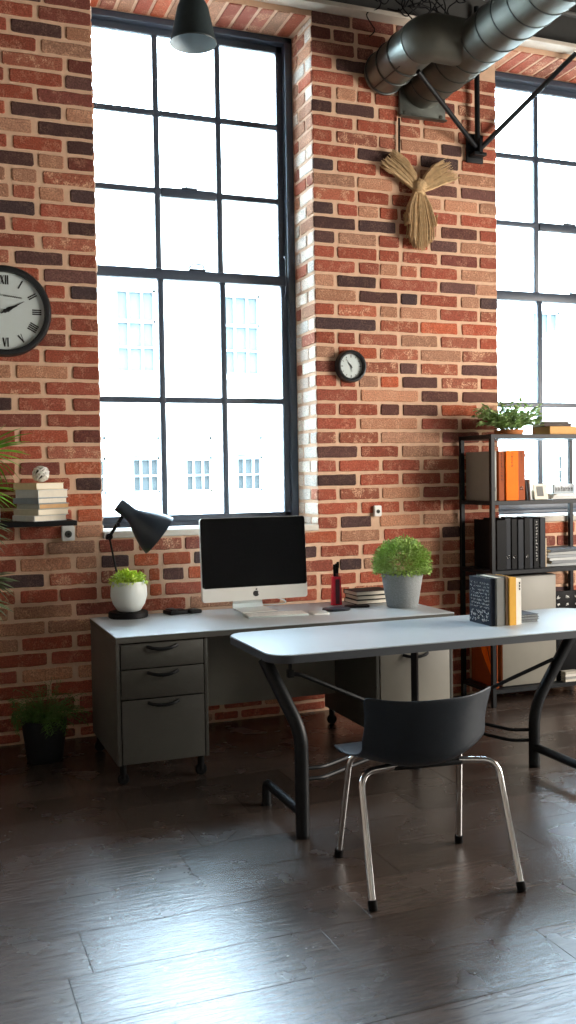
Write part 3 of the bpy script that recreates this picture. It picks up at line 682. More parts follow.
kb = thing('keyboard', 'slim white keyboard lying in front of the computer', 'keyboard', (1.80, -.655, DZ), math.radians(-6))
b = new(); vs = box(b, -.168, .168, -.07, .07, 0, .008, .003); obj('key_tray', b, 'dial', kb)
b = new()
for r_ in range(5):
    nk = 13 if r_ else 9; x_ = -.162
    for k in range(nk):
        wd = .324/nk if r_ else (.1 if k == 4 else .224/8)
        box(b, x_+.0014, x_+wd-.0014, -.063+r_*.0255, -.063+r_*.0255+.0228, .008, .0105, .0012, 1); x_ += wd
obj('keys', b, 'white_pl', kb)
tp = thing('trackpad', 'small white trackpad lying beside the end of the white keyboard', 'trackpad', (2.035, -.70, DZ), math.radians(-8))
b = new(); prism(b, rrect(-.045,.045,-.055,.055,.01,4), .007); obj('body', b, 'white_pl', tp)
b = new(); prism(b, rrect(-.042,.042,-.052,.052,.009,4), .0008, T(0,0,.0072)); obj('touch_surface', b, 'white', tp)

b = new(); prism(b, [(.078*math.copysign(abs(math.cos(a))**.7, math.cos(a)), .058*math.copysign(abs(math.sin(a))**.7, math.sin(a))) for a in (2*PI*i/40 for i in range(40))], .012)
bmesh.ops.bevel(b, geom=[e for e in b.edges if abs(e.verts[0].co.z-e.verts[1].co.z)<1e-6], offset=.004, segments=2, affect='EDGES')
o = obj('glasses_case', b, 'navy', ang=.9); o.location = (2.17, -.625, DZ); tag(o, 'flat oval dark case lying in front of the red pen holder', 'case')
b = new(); prism(b, rrect(-.07,.07,-.035,.035,.02,6), .010); bmesh.ops.bevel(b, geom=[e for e in b.edges if abs(e.verts[0].co.z-e.verts[1].co.z)<1e-6], offset=.003, segments=2, affect='EDGES')
o = obj('phone', b, 'black', ang=.9); o.location = (2.325, -.565, DZ); o.rotation_euler.z = -.25; tag(o, 'slim black phone lying before the stack of black notebooks', 'phone')

ph = thing('pen_holder', 'narrow glossy red pen holder standing on the desk between computer and notebooks', 'pen holder', (2.262, -.42, DZ))
b = new(); prism(b, rrect(-.031,.031,-.022,.022,.012,5), .165)
for v in b.verts: 
    if v.co.z > .1: v.co.x *= .8; v.co.y *= .8
obj('holder_body', b, 'red', ph, ang=.6)
b = new(); box(b, -.014, .012, -.0235, -.0215, .006, .15, .001, 1); obj('window_strip', b, 'wine', ph)
for (x_, y_, h_, m) in ((-.010,-.004,.235,'black'), (.009,.004,.248,'black'), (.0,-.008,.215,'wine'), (.004,.01,.238,'black')):
    pn = thing('pen', {.235:'black-capped pen in the red holder, first from the computer side', .248:'tallest black pen in the red holder', .215:'short dark red pen in the red holder', .238:'black pen at the back of the red holder'}[h_], 'pen', (2.262+x_, -.42+y_, DZ+.1655), 0, 'pens in the red holder')
    b = new(); tube(b, [(0,0,0),(x_*.3,0,h_-.1655-.03)], .0075, 10); obj('barrel', b, m, pn)
    b = new(); tube(b, [(x_*.3,0,h_-.1655-.03),(x_*.36,0,h_-.1655)], .0085, 10, r_end=.006); box(b, x_*.3+.006, x_*.3+.010, -.002, .002, h_-.1655-.035, h_-.1655); obj('cap', b, 'black', pn)

b = new(); box(b, -.056, .056, -.048, .048, 0, .022, .006); o = thing('wallet', 'black leather wallet lying on the desk beside the lamp foot', 'wallet', (1.325, -.345, DZ), .25)
obj('body', b, 'black', o)
b = new(); box(b, -.045, .0, -.04, .038, .0222, .030, .003); obj('flap', b, 'black_metal', o)
o = thing('card_reader', 'small black gadget leaning against the wallet on the desk', 'gadget', (1.425, -.352, DZ), .25)
b = new(); box(b, -.036, .036, -.036, .036, 0, .02, .006); obj('body', b, 'black', o)
b = new(); box(b, -.024, .02, -.02, .022, .0202, .023, .001); obj('top_plate', b, 'steel_grey', o)

# ================================================================== BOOKS
def book(name, label, cat, group, at, size, cover, rot=0.0, spine='x-', page='page', hard=.003, flat=True, title=None):
    """lying book: size = (long side x, short side y, thickness); standing books are made by stand()"""
    t = thing(name, label, cat, at, rot, group); lx, ly, h = size
    m = book_mat(cover) if not isinstance(cover, str) else M[cover]
    b = new(); box(b, -lx/2, lx/2, -ly/2, ly/2, 0, hard, .001, 1); box(b, -lx/2, lx/2, -ly/2, ly/2, h-hard, h, .001, 1)
    s = -1 if spine.endswith('-') else 1
    if spine[0] == 'x': box(b, *(sorted((s*lx/2, s*(lx/2-.003)))), -ly/2, ly/2, hard, h-hard)
    else: box(b, -lx/2, lx/2, *(sorted((s*ly/2, s*(ly/2-.003)))), hard, h-hard)
    obj('cover', b, m, t)
    b = new(); box(b, -lx/2+.004, lx/2-.004, -ly/2+.004, ly/2-.004, hard+.0003, h-hard-.0003); obj('pages', b, page, t)
    return t
def stand(name, label, cat, group, x0, x1, y0, y1, z, h, cover, page='page', spine_front=True, lean=0, hard=.0025):
    t = thing(name, label, cat, ((x0+x1)/2, (y0+y1)/2, z), 0, group); w, d = (x1-x0)/2-.0004, (y1-y0)/2
    m = book_mat(cover) if not isinstance(cover, str) else M[cover]
    b = new(); box(b, -w, -w+hard, -d, d, 0, h, .0008, 1); box(b, w-hard, w, -d, d, 0, h, .0008, 1); box(b, -w+hard, w-hard, -d, -d+.003, 0, h)
    obj('cover', b, m, t)
    b = new(); box(b, -w+hard+.0002, w-hard-.0002, -d+.0035, d-.004, .003, h-.003); obj('pages', b, page, t)
    if lean: t.rotation_euler.y = lean
    return t
# notebooks at the back of the desk
for i, (dx, rz) in enumerate(((0,.02),(.006,-.02),(-.004,.03))):
    book('notebook', ('black notebook at the bottom of the desk stack','black notebook in the middle of the desk stack','topmost black notebook of the desk stack beside the grey pot')[i], 'notebook', 'black notebooks stacked on the desk',
         (2.475+dx, -.40, DZ+i*.0255), (.23,.17,.025), (26,28,32), rz, 'y+', 'paper', .003)
# books standing on the table
BT = 'books standing on the table'
bk = stand('book', 'black book with white writing on its cover, standing on the table', 'book', BT, 2.519, 2.545, -1.632, -1.447, TZ, .225, (28,34,46), hard=.004)
b = new(); rr = random.Random(5)
def scribble(b, y0, y1, z0, z1, rows_, x, hgt, dense=.8, thick=.0016):
    """rows of small illegible handwritten strokes on a plane facing -x"""
    for i in range(rows_):
        z_ = z1-(z1-z0)*(i+.5)/rows_; y_ = y0
        while y_ < y1-hgt*.6:
            if rr.random() < dense:
                for _ in range(rr.choice((1,2,2,3))):
                    a, c = rr.uniform(0,.7)*hgt, rr.uniform(-.5,.5)*hgt
                    tube(b, [(x, y_+a, z_+c), (x, y_+rr.uniform(0,.8)*hgt, z_+rr.uniform(-.5,.5)*hgt)], thick/2, 4)
            y_ += hgt*rr.uniform(.75,1.0)
scribble(b, -.082, .082, .075, .205, 8, -.0128, .0105)
scribble(b, -.082, .082, .012, .07, 3, -.0128, .019, .95, .0028)
obj('cover_writing', b, 'white_pl', bk, smooth=False)
stand('book', 'thick plain grey book standing on the table beside the black book', 'book', BT, 2.546, 2.592, -1.645, -1.465, TZ, .229, (128,128,124))
stand('book', 'thin brown book with a cream edge standing between the grey and the yellow book', 'book', BT, 2.593, 2.608, -1.65, -1.48, TZ, .233, (112,88,64))
stand('book', 'golden yellow book standing on the table', 'book', BT, 2.609, 2.648, -1.655, -1.485, TZ, .228, (220,166,66), 'wood')
bk = stand('book', 'white book standing at the end of the row on the table', 'book', BT, 2.649, 2.684, -1.645, -1.47, TZ, .219, (232,230,222))
b = new()
for i in range(3): box(b, .004, .010, -.0888, -.0876, .165+i*.014, .175+i*.014)
obj('spine_writing', b, 'mark', bk, smooth=False)
for i in range(3):
    book('booklet', ('grey booklet at the bottom of the small table stack','grey booklet in the middle of the small table stack','topmost dark booklet of the small stack beside the white book')[i], 'booklet', 'thin booklets stacked on the table',
         (2.752+.004*(i%2), -1.535, TZ+i*.0125), (.115,.14,.012), ((90,94,98),(112,116,120),(58,62,68))[i], .03*(i-1), 'y+', 'concrete', .0022)

# wall shelf at the left
ws = thing('wall_shelf', 'short black shelf board fixed to the brick wall left of the window', 'shelf', (.42, 0, 1.224))
b = new(); box(b, -.32, .385, -.31, -.012, 0, .026, .002); obj('board', b, 'black', ws)
b = new(); box(b, -.22, -.198, -.22, -.012, -.018, -.0005, .001); box(b, -.22, -.198, -.024, -.0085, -.10, -.018, .001); obj('bracket', b, 'black_metal', ws)
zz = 1.2505; WB = 'books stacked on the wall shelf'
spec = [(.235,.18,.024,(214,216,216),'bottom white paperback of the wall shelf stack, its page edges creased','paper'),
        (.24,.18,.026,(206,200,182),'beige book second from the bottom of the wall shelf stack','page'),
        (.225,.175,.022,(176,178,172),'grey book with yellowed pages in the wall shelf stack','wood'),
        (.23,.18,.024,(140,152,164),'blue-grey book with a dark jacket in the middle of the wall shelf stack','paper'),
        (.225,.175,.034,(206,212,214),'thick pale grey book second from the top of the wall shelf stack','paper'),
        (.215,.17,.028,(224,208,170),'cream book on top of the wall shelf stack','page')]
for i, (lx, ly, h, c, lb, pg) in enumerate(spec):
    book('book', lb, 'book', WB, (.638+((i*37)%5-2)*.005, -.165, zz), (lx*.9, ly*1.08, h*1.28), c, .58+(-.06,.03,-.03,.05,-.02,.02)[i], 'x-', pg, .003); zz += h*1.28+.0004
bl = thing('wicker_ball', 'small white woven wicker ball on top of the wall shelf books', 'ball', (.640, -.16, zz))
b = new(); rr = random.Random(9)
for i in range(16):
    n_ = Vector((rr.gauss(0,1),rr.gauss(0,1),rr.gauss(0,1))).normalized(); a_ = n_.orthogonal().normalized(); c_ = n_.cross(a_)
    R_ = .0405+.003*(i%3-1); tube(b, [Vector((0,0,.047))+(a_*math.cos(t)+c_*math.sin(t))*R_ for t in (2*PI*k/24 for k in range(25))], .0046, 6, False)
obj('woven_strands', b, 'wicker', bl)
b = new(); lathe(b, [(0,-.033)]+[(.033*math.sin(PI*i/10),-.033*math.cos(PI*i/10)) for i in range(1,10)]+[(0,.033)], 18, (0,0,.047)); obj('core', b, 'steel_grey', bl)
fr = thing('picture_frame', 'little white picture frame standing at the far end of the wall shelf', 'picture frame', (.372, -.17, 1.2505), .1)
b = new()
for q in ((-.05,-.04,0,.08),(.04,.05,0,.08),(-.04,.04,0,.01),(-.04,.04,.07,.08)): box(b, q[0], q[1], -.008, .008, q[2], q[3], .001, 1)
obj('frame_border', b, 'white_pl', fr)
b = new(); box(b, -.04, .04, .0, .004, .01, .07); obj('picture', b, 'mark', fr)
def socket(name, label, x, z, w, h, dark):
    t = thing(name, label, 'socket', (x, -.0085, z)); b = new(); prism(b, rrect(-w, w, -h, h, .008, 4), .02, RX(PI/2)); 
    bmesh.ops.bevel(b, geom=[e for e in b.edges if e.verts[0].co.y < -.01 and e.verts[1].co.y < -.01], offset=.004, segments=2, affect='EDGES')
    obj('plate', b, 'white_pl', t)
    b = new(); lathe(b, [(0,0),(dark,0),(dark,.003),(dark*.72,.004),(dark*.7,.001),(0,.001)], 20, (0,-.0195,-h*.1), RX(PI/2)); obj('socket_ring', b, 'steel_grey', t)
    b = new(); lathe(b, [(0,0),(dark*.35,0),(dark*.35,.002),(0,.002)], 12, (0,-.021,-h*.1), RX(PI/2)); obj('socket_hole', b, 'mark', t)
socket('wall_socket', 'square white wall socket just under the black wall shelf', .798, 1.168, .036, .042, .02)
socket('wall_socket', 'small cream wall switch on the brick pier above the grey pot', 2.733, 1.24, .026, .034, .012)

# ================================================================== CLOCKS
def clock(name, label, x, z, R, depth, rimw, hands, numerals):
    t = thing(name, label, 'clock', (x, -.008, z))
    b = new(); lathe(b, [(R-rimw-.002,depth*.55),(R-rimw,depth*.9),(R-rimw*.6,depth),(R-rimw*.2,depth*.92),(R,depth*.6),(R,0),(0,0),(0,depth*.3),(R-rimw-.002,depth*.3),(R-rimw-.002,depth*.55)], 64, (0,0,0), RX(PI/2)); obj('rim', b, 'rim', t)
    b = new(); lathe(b, [(0,depth*.5),(R-rimw,depth*.5),(R-rimw,depth*.45),(0,depth*.45)], 64, (0,0,0), RX(PI/2)); obj('dial', b, 'dial', t)
    yf = -depth*.5
    b = new()
    def bar(cx, cz, L, w, a, d=.0012):
        # a: clockwise angle of the bar's long side from straight up
        vs = box(b, -w/2, w/2, -d, 0, -L/2, L/2); xform(b, vs, T(cx, yf-.0002, cz) @ RY(a))
    Rn = (R-rimw)*.80; Hh = R*.20
    rom = ('XII','I','II','III','IIII','V','VI','VII','VIII','IX','X','XI')
    if numerals:
        b.free()
        for k, s in enumerate(rom):
            b = new()
            a = 2*PI*k/12; cx, cz = Rn*math.sin(a), Rn*math.cos(a)
            flip = PI if 3 < k < 9 else 0
            w_ = [{'I':.036,'V':.075,'X':.08}[c]*R*1.25 for c in s]; tot = sum(w_); p = -tot/2
            for c, wd in zip(s, w_):
                m_ = p+wd/2; p += wd
                if flip: m_ = m_
                def put(dx, tilt_, th): 
                    lx = m_+dx; A = a+flip
                    bar(cx+lx*math.cos(A), cz-lx*math.sin(A), Hh, th*R, A+tilt_)
                if c == 'I': put(0,0,.03)
                elif c == 'V': put(-.018*R,-.19,.034); put(.018*R,.19,.014)
                else: put(0,-.3,.034); put(0,.3,.014)
            obj('numeral', b, 'mark', t, smooth=False)
    else:
        for k in range(12):
            a = 2*PI*k/12; bar(Rn*math.sin(a), Rn*math.cos(a), R*(.16 if k%3==0 else .1), R*(.045 if k%3==0 else .03), a)
        for k in range(60): bar((R-rimw)*.95*math.sin(2*PI*k/60), (R-rimw)*.95*math.cos(2*PI*k/60), R*.03, R*.008, 2*PI*k/60)
    if not numerals: obj('minute_marks', b, 'mark', t, smooth=False)
    if numerals:      # faint maker's script under the twelve
        b = new(); rr_ = random.Random(2); x_ = -.19*R
        while x_ < .34*R:
            hgt = R*rr_.uniform(.025,.06)*(1.5 if x_ < -.1*R else .8); tube(b, [(x_, yf-.001, R*.34-x_*.12-hgt/2),(x_+R*.02, yf-.001, R*.34-x_*.12+hgt/2),(x_+R*.035, yf-.001, R*.34-x_*.12-hgt/2)], R*.005, 4); x_ += R*.04
        obj('dial_script', b, 'steel_grey', t, smooth=False)
    for nm, ang_, L_, w_, tail in hands:
        b = new(); h = new(); a = math.radians(ang_)
        poly = [(-w_*.35,-tail),(w_*.35,-tail),(w_*.5,0),(w_,L_*.22),(w_*.35,L_*.5),(.0006,L_),(-.0006,L_),(-w_*.35,L_*.5),(-w_,L_*.22),(-w_*.5,0)]
        prism(b, poly, .0012, T(0, yf-.003, 0) @ RY(a) @ RX(PI/2)); h.free(); obj(nm, b, 'mark', t, smooth=False)
    b = new(); lathe(b, [(0,0),(.045*R,0),(.045*R,.006),(0,.007)], 16, (0,yf-.001,0), RX(PI/2)); obj('hub', b, 'mark', t)
    return t
clock('wall_clock', 'large round black-rimmed wall clock with roman numerals beside the left window', .487, 2.393, .247, .05, .036, (('minute_hand', 62, .118, .011, .026), ('hour_hand', 66, .075, .013, .02)), True)
# the short dark hand below the centre
clock('wall_clock', 'small round black wall clock with a pale dial on the brick pier', 2.556, 2.146, .101, .048, .023, (('minute_hand', -38, .055, .0035, .014), ('hour_hand', 175, .035, .003, .01)), False)

# ================================================================== PENDANT, DUCTS, BRACKET
pn = thing('pendant_lamp', 'small dark green bell-shaped pendant lamp hanging before the left window head', 'lamp', (1.158, -1.5, 3.31))
b = new(); lathe(b, [(.099,0),(.101,.004),(.094,.022),(.080,.085),(.066,.15),(.054,.175),(.036,.188),(.030,.195),(.028,.235),(.012,.25),(0,.25)], 48)
obj('lamp_shade', b, 'pend', pn)
b = new(); lathe(b, [(.0985,.0005),(.092,.022),(.078,.085),(.064,.148),(.052,.172),(.03,.184),(0,.184)], 48); s_ = obj('inner_shade', b, 'lamp_in', pn)
b = new(); lathe(b, [(0,.183),(.016,.18),(.016,.13),(.03,.10),(.032,.08),(.02,.055),(0,.05)], 20); obj('bulb', b, 'white', s_)
b = new(); tube(b, [(0,0,.248),(0,0,ZC-.0605-3.31)], .004, 8); obj('cord', b, 'black', pn)

def duct(name, parent, pts, r, m, pitch=.085, seam_from=0):
    b = new(); tube(b, pts, r, 40); obj(name, b, m, parent, ang=1.2)
def seams(parent, a, bb, r, pitch, skew):
    a, bb = Vector(a), Vector(bb); L_ = (bb-a).length; d = (bb-a).normalized(); q = AX(d); n_ = int(L_/pitch)
    bm_ = new(); pts = []
    steps = n_*28
    for i in range(steps+1):
        t = i/28; th = 2*PI*t; pts.append(a + d*min(L_, t*pitch) + (q @ Vector((math.cos(th)*r, math.sin(th)*r, 0))))
    tube(bm_, pts, .0045, 6); obj('spiral_seam', bm_, 'seam', parent)
BX, BZ, BR = 3.085, 3.93, .142
d1 = thing('air_duct', 'spiral air duct with a brighter elbowed branch running from the brick pier over the room', 'duct', (BX, -.03, BZ))
Ld = lambda p: (p[0]-BX, p[1]+.03, p[2]-BZ)
b = new(); tube(b, [Ld((BX,-.03,BZ)), Ld((BX,-3.2,BZ))], BR, 48); obj('duct_tube', b, 'galv_dark', d1, ang=1.2)
seams(d1, Ld((BX,-.05,BZ)), Ld((BX,-3.2,BZ)), BR+.0005, .15, 0)
b = new(); box(b, -.165, .165, .002, .022, -.205, .16, .003); obj('wall_plate', b, 'galv', d1)
b = new()
for x_ in (-.13, .13):
    for z_ in (-.18,): lathe(b, [(0,0),(.011,0),(.011,.006),(0,.008)], 12, (x_,.001,z_), RX(PI/2))
box(b, -.165, .165, -.02, .002, -.205, -.197); obj('bolts', b, 'galv_dark', d1)
SX, SZ, SR = 2.80, 3.965, .128
d2 = d1; Le = Ld
ye = -.52
b = new(); tube(b, [Le((SX,-.03,SZ)), Le((SX,ye,SZ))], SR, 48); obj('branch_tube', b, 'galv', d2, ang=1.2)
for i in range(3):
    b = new(); y_ = -.06-.145*i; tube(b, [Le((SX+SR*1.012*math.cos(t), y_, SZ+SR*1.012*math.sin(t))) for t in (2*PI*k/40 for k in range(41))], .006, 6, False); obj('joint_ring', b, 'seam', d2)
b = new(); tube(b, [Le((SX+SR*1.0*math.cos(-2.2), -.06, SZ+SR*math.sin(-2.2))), Le((SX+SR*math.cos(-2.2), -.40, SZ+SR*math.sin(-2.2)))], .005, 6); obj('long_seam', b, 'seam', d2)
b = new(); e_ = [(SX, ye+.0, SZ)]
e_ = [(SX, ye, SZ)] + [(SX+.07*(1-math.cos(t)), ye-.07*math.sin(t), SZ) for t in (PI/2*k/8*.9 for k in range(1,9))] + [(BX-.06, ye-.10, SZ-.02)]
tube(b, [Le(p) for p in e_], SR, 48); obj('elbow', b, 'galv_dark', d2, ang=1.2)

br = thing('steel_bracket', 'dark steel strut bracket of three bars bolted to the brick pier below the ducts', 'bracket', (3.47, -.0085, 3.575))
b = new(); box(b, -.062, .062, -.015, 0, -.085, .10, .003); box(b, -.045, .045, -.085, -.015, -.055, -.035, .002); box(b, -.008, .008, -.085, -.015, -.05, .055, .001); obj('wall_plate', b, 'black_metal', br)
b = new()
for x_, z_ in ((-.04,-.02),(.04,-.02),(-.04,.04),(.04,.04)): lathe(b, [(0,0),(.011,0),(.011,.008),(.004,.012),(0,.012)], 8, (x_,-.015,z_), RX(PI/2))
obj('bolts', b, 'black_metal', br)
for p, q, r_ in (((-.01,-.05,.0),(-.65,-.44,.25),.015), ((.0,-.045,.02),(.0,-.045,.90),.017), ((.02,-.05,.0),(.765,-.052,.705),.017)):
    b = new(); tube(b, [p, q], r_, 12); obj('strut', b, 'black_metal', br)
bl_ = thing('beam_clip', 'grey conduit run with loose dark wires above the ducts', 'wires', (2.7, -.3, 4.33))
b = new(); tube(b, [(-.9,.02,.09),(2.4,.02,.09)], .018, 10); tube(b, [(-.6,-.1,.13),(2.4,-.1,.13)], .012, 8); obj('conduit', b, 'beam', bl_)
rr = random.Random(4)
for i in range(20):
    b = new(); x_ = rr.uniform(.02,.42); y_ = rr.uniform(.0,.22); p = Vector((x_, y_, .09)); pts = [p]
    for k in range(5): p = p + Vector((rr.uniform(-.12,.12), rr.uniform(-.05,.05), rr.uniform(-.12,.06))); pts.append(p.copy())
    pts[-1].z = max(pts[-1].z, -.2)
    tube(b, fillet(pts, .05, 5), .004, 6); obj('wire', b, 'black', bl_)
bl_.name = 'ceiling_wiring'

# ================================================================== RAFFIA ANGEL
an = thing('raffia_angel', 'straw raffia angel with spread wings hanging from a cord on the brick pier', 'ornament', (3.03, -.0085, 3.26))
rr = random.Random(11)
def strands(name, n, fn, r=.0032):
    b = new()
    for i in range(n): tube(b, fn(rr.random()*2-1, rr.random()*2-1, rr.random()), r*rr.uniform(.7,1.3), 5, True, r_end=r*.6)
    obj(name, b, 'raffia', an)
def wing(s, dx, dz):
    def f(u, v, w_):
        tip = Vector((s*(dx+.02*abs(u)), -.045+.02*v, dz)) + Vector((-s*.5*dz, 0, .5*dx))*u*.55 + Vector((s*dx, 0, dz))*rr.uniform(-.26,.10)
        return [Vector((s*.01, -.05+.012*v, .0+.012*u)), Vector((s*.3*dx, -.06+.018*v, dz*.36))+Vector((-s*dz,0,dx))*u*.18, Vector((s*.68*dx, -.05+.02*v, dz*.75))+Vector((-s*dz,0,dx))*u*.26, tip]
    return f
strands('wing', 150, wing(-1, .19, .185)); strands('wing', 150, wing(1, .225, .16))
def skirt(u, v, w_):
    zb = -.315*(1-.14*u*u)-.075*w_*(1-abs(u)) + (.13 if abs(u) > .78 else 0)
    x1 = .112*u
    return [Vector((.022*u,-.05+.02*v,.01)), Vector((.078*u,-.055+.03*v,-.10)), Vector((.105*u+.01,-.055+.034*v,-.22)), Vector((x1+.01,-.05+.034*v,zb))]
strands('skirt', 330, skirt)
b = new()
for i in range(34):
    a = i*2.4; n_ = Vector((math.cos(a)*.6, math.sin(a)*.3, rr.uniform(-1,1))).normalized(); a_ = n_.orthogonal().normalized(); c_ = n_.cross(a_)
    tube(b, [Vector((.0,-.06,.025))+(a_*math.cos(t)*.046+c_*math.sin(t)*.046)*rr.uniform(.92,1.02) for t in (2*PI*k/14 for k in range(15))], .004, 5, False)
lathe(b, [(0,-.040)]+[(.040*math.sin(PI*i/8),-.040*math.cos(PI*i/8)) for i in range(1,8)]+[(0,.04)], 14, (0,-.06,.025))
obj('knotted_head', b, 'raffia', an)
b = new()
for i in range(6): tube(b, [Vector((.034*math.cos(t),-.055+.03*math.sin(t),-.022+.004*i-.01*math.cos(t))) for t in (2*PI*k/18 for k in range(19))], .0035, 5, False)
obj('neck_tie', b, 'raffia', an)
b = new(); tube(b, [(-.115,-.012,.12),(-.112,-.012,.455)], .007, 8); tube(b, fillet([(-.115,-.012,.13),(-.08,-.03,.08),(0,-.055,.03)], .03), .004, 6); obj('hanging_cord', b, 'black', an)

# ================================================================== ON THE SHELF UNIT
z = SHELF_Z[0]+.0006
tp_ = thing('trailing_plant', 'leafy green trailing plant in a low terracotta dish on top of the shelf unit', 'plant', (3.56, -.25, z))
b = new(); lathe(b, [(0,0),(.085,0),(.095,.028),(.097,.032),(.091,.032),(.08,.012),(0,.012)], 32); obj('pot', b, 'rust_pot', tp_)
b = new(); lathe(b, [(0,.029),(.08,.028),(.085,.024),(0,.018)], 20); obj('soil', b, 'soil', tp_)
b = new(); st = new(); rr = random.Random(21)
for i in range(110):
    a = rr.uniform(0,2*PI); ln = rr.uniform(.09,.22); p = Vector((.05*math.cos(a),.04*math.sin(a),.03)); d = Vector((math.cos(a)*1.0,math.sin(a)*.6,rr.uniform(.6,1.7))).normalized(); pts = [p.copy()]
    for k in range(7):
        p = p + d*ln/7; d = (d+Vector((0,0,-.12))).normalized(); p.z = max(p.z,.016); p.y = min(p.y, .2); p.x = max(-.2, min(p.x, .185)); pts.append(p.copy())
        for s in (-1,1,0): leaf(b, p, d.cross(Vector((0,0,1)))*s+d*.5+Vector((rr.uniform(-.5,.5),rr.uniform(-.4,.4),rr.uniform(-.1,.6))), (rr.uniform(-.5,.5),rr.uniform(-.5,.5),1), rr.uniform(.024,.036), .024, .3, 2)
    tube(st, pts, .0016, 5)
obj('foliage', b, 'leaf_shelf', tp_, smooth=False); obj('stem', st, 'leaf_dark', tp_)
TOPB = 'books lying on the shelf unit top'
book('book', 'thick tan book lying on top of the shelf unit', 'book', TOPB, (3.915, -.26, z), (.25,.19,.052), (196,148,86), .05, 'y-', 'wood', .004)
book('book', 'dark brown book lying on the tan book at the shelf unit top', 'book', TOPB, (3.885, -.25, z+.0525), (.20,.16,.022), (72,62,58), -.08, 'y-', 'page')
book('booklet', 'thin grey booklet on the dark brown book at the shelf unit top', 'booklet', TOPB, (3.885, -.25, z+.075), (.17,.15,.012), (120,116,112), -.16, 'y-', 'paper', .002)

z = SHELF_Z[1]+.0006; BO = 'binders on the upper shelf'
b = new(); bx_ = thing('box_file', 'plain grey box file at the post end of the upper shelf', 'box file', (3.375, -.21, z))
box(b, -.018, .018, -.15, .15, 0, .31, .002); obj('body', b, 'pale_front', bx_)
b = new(); tube(b, [(-.0, -.151, .06+.0*k) if k == 0 else (0,-.151,.085) for k in range(2)], .008, 10); obj('finger_hole', b, 'mark', bx_)
def binder(label, group, x0, x1, y0, y1, z, h, m, ring=True, glyphs=0, mm='mark', cat='binder'):
    t = thing('binder', label, cat, ((x0+x1)/2, (y0+y1)/2, z), 0, group); w, d = (x1-x0)/2-.0006, (y1-y0)/2
    b = new(); box(b, -w, -w+.003, -d, d, 0, h, .001, 1); box(b, w-.003, w, -d, d, 0, h, .001, 1); box(b, -w+.003, w-.003, -d, -d+.003, 0, h); obj('cover', b, m, t)
    b = new(); box(b, -w+.004, w-.004, -d+.02, d-.006, .004, h-.012); obj('pages', b, 'paper', t)
    if ring:
        b = new(); tube(b, [(min(.009,w*.5)*math.cos(q), -d-.001, .075+.009*math.sin(q)) for q in (2*PI*k/16 for k in range(17))], .0026, 6, False); obj('pull_ring', b, 'chrome', t)
    if glyphs:
        b = new(); rr_ = random.Random(glyphs)
        for i in range(glyphs):
            zz_ = h*.94-i*.02
            for _ in range(4): tube(b, [(rr_.uniform(-.6,.6)*min(w,.012), -d-.0006, zz_+rr_.uniform(-.007,.007)), (rr_.uniform(-.6,.6)*min(w,.012), -d-.0006, zz_+rr_.uniform(-.007,.007))], .0011, 4)
        obj('spine_writing', b, mm, t, smooth=False)
    return t
binder('rust-coloured binder, first of the orange ones on the upper shelf', BO, 3.425, 3.472, -.335, -.09, z, .312, 'rust', False, 9)
binder('bright orange binder in the middle of the three on the upper shelf', BO, 3.473, 3.566, -.345, -.09, z, .314, 'orange', False, 5)
binder('orange and brown binder, last of the three on the upper shelf', BO, 3.567, 3.622, -.335, -.09, z, .316, 'rust', True, 4, 'mark')
stand('book', 'thin dark book leaning behind the orange binders', 'book', 'leaning booklets on the upper shelf', 3.645, 3.657, -.32, -.12, z, .125, (60,62,64), 'paper', lean=-.10)
stand('book', 'thin pale grey book leaning beside the dark one on the upper shelf', 'book', 'leaning booklets on the upper shelf', 3.664, 3.680, -.33, -.14, z, .130, (200,202,200), 'paper', lean=-.08)
b = new()
ca = thing('photo_card', 'small white folded card with a grey picture on the upper shelf', 'card', (3.755, -.30, z), .1)
vs = box(b, -.055, .055, -.0015, .0015, 0, .10); xform(b, vs, T(0,-.02,0.0006)@RX(-.18)); vs = box(b, -.055, .055, -.0015, .0015, 0, .10); xform(b, vs, T(0,.02,.0006)@RX(.18)); obj('card_sheet', b, 'paper', ca)
b = new(); vs = box(b, -.035, .02, -.0026, -.0018, .02, .085); xform(b, vs, T(0,-.02,0)@RX(-.18)); obj('picture', b, 'steel_grey', ca)
PS = 'papers on the upper shelf'
for i in range(4):
    book('magazine', ('bottom white magazine on the upper shelf','second white magazine from the bottom on the upper shelf','third white magazine from the bottom on the upper shelf','topmost white magazine on the upper shelf')[i], 'magazine', PS, (3.985+.006*(i%2), -.22, z+i*.0085), (.29,.22,.008), ((230,230,226),(214,216,214),(236,234,228),(222,224,222))[i], .05*(i-1.5), 'y-', 'paper', .0012)
lb = thing('name_block', 'low grey block with dark lettering standing on the white magazines', 'sign', (3.985, -.24, z+.0345), .04)
b = new(); box(b, -.085, .085, -.012, .012, 0, .06, .002); obj('block', b, 'lam_desk', lb)
b = new(); x_ = -.075
for w_, h_ in ((.016,.03),(.016,.03),(.014,.04),(.012,.03),(.016,.034),(.016,.03),(.014,.03)):
    for q in ((x_, x_+.005, .012, .012+h_),(x_+w_-.005, x_+w_, .012, .012+h_*.85),(x_, x_+w_, .012+h_*.45, .012+h_*.62)): box(b, q[0], q[1], -.0135, -.0122, q[2], q[3])
    x_ += w_+.006
obj('lettering', b, 'mark', lb, smooth=False)

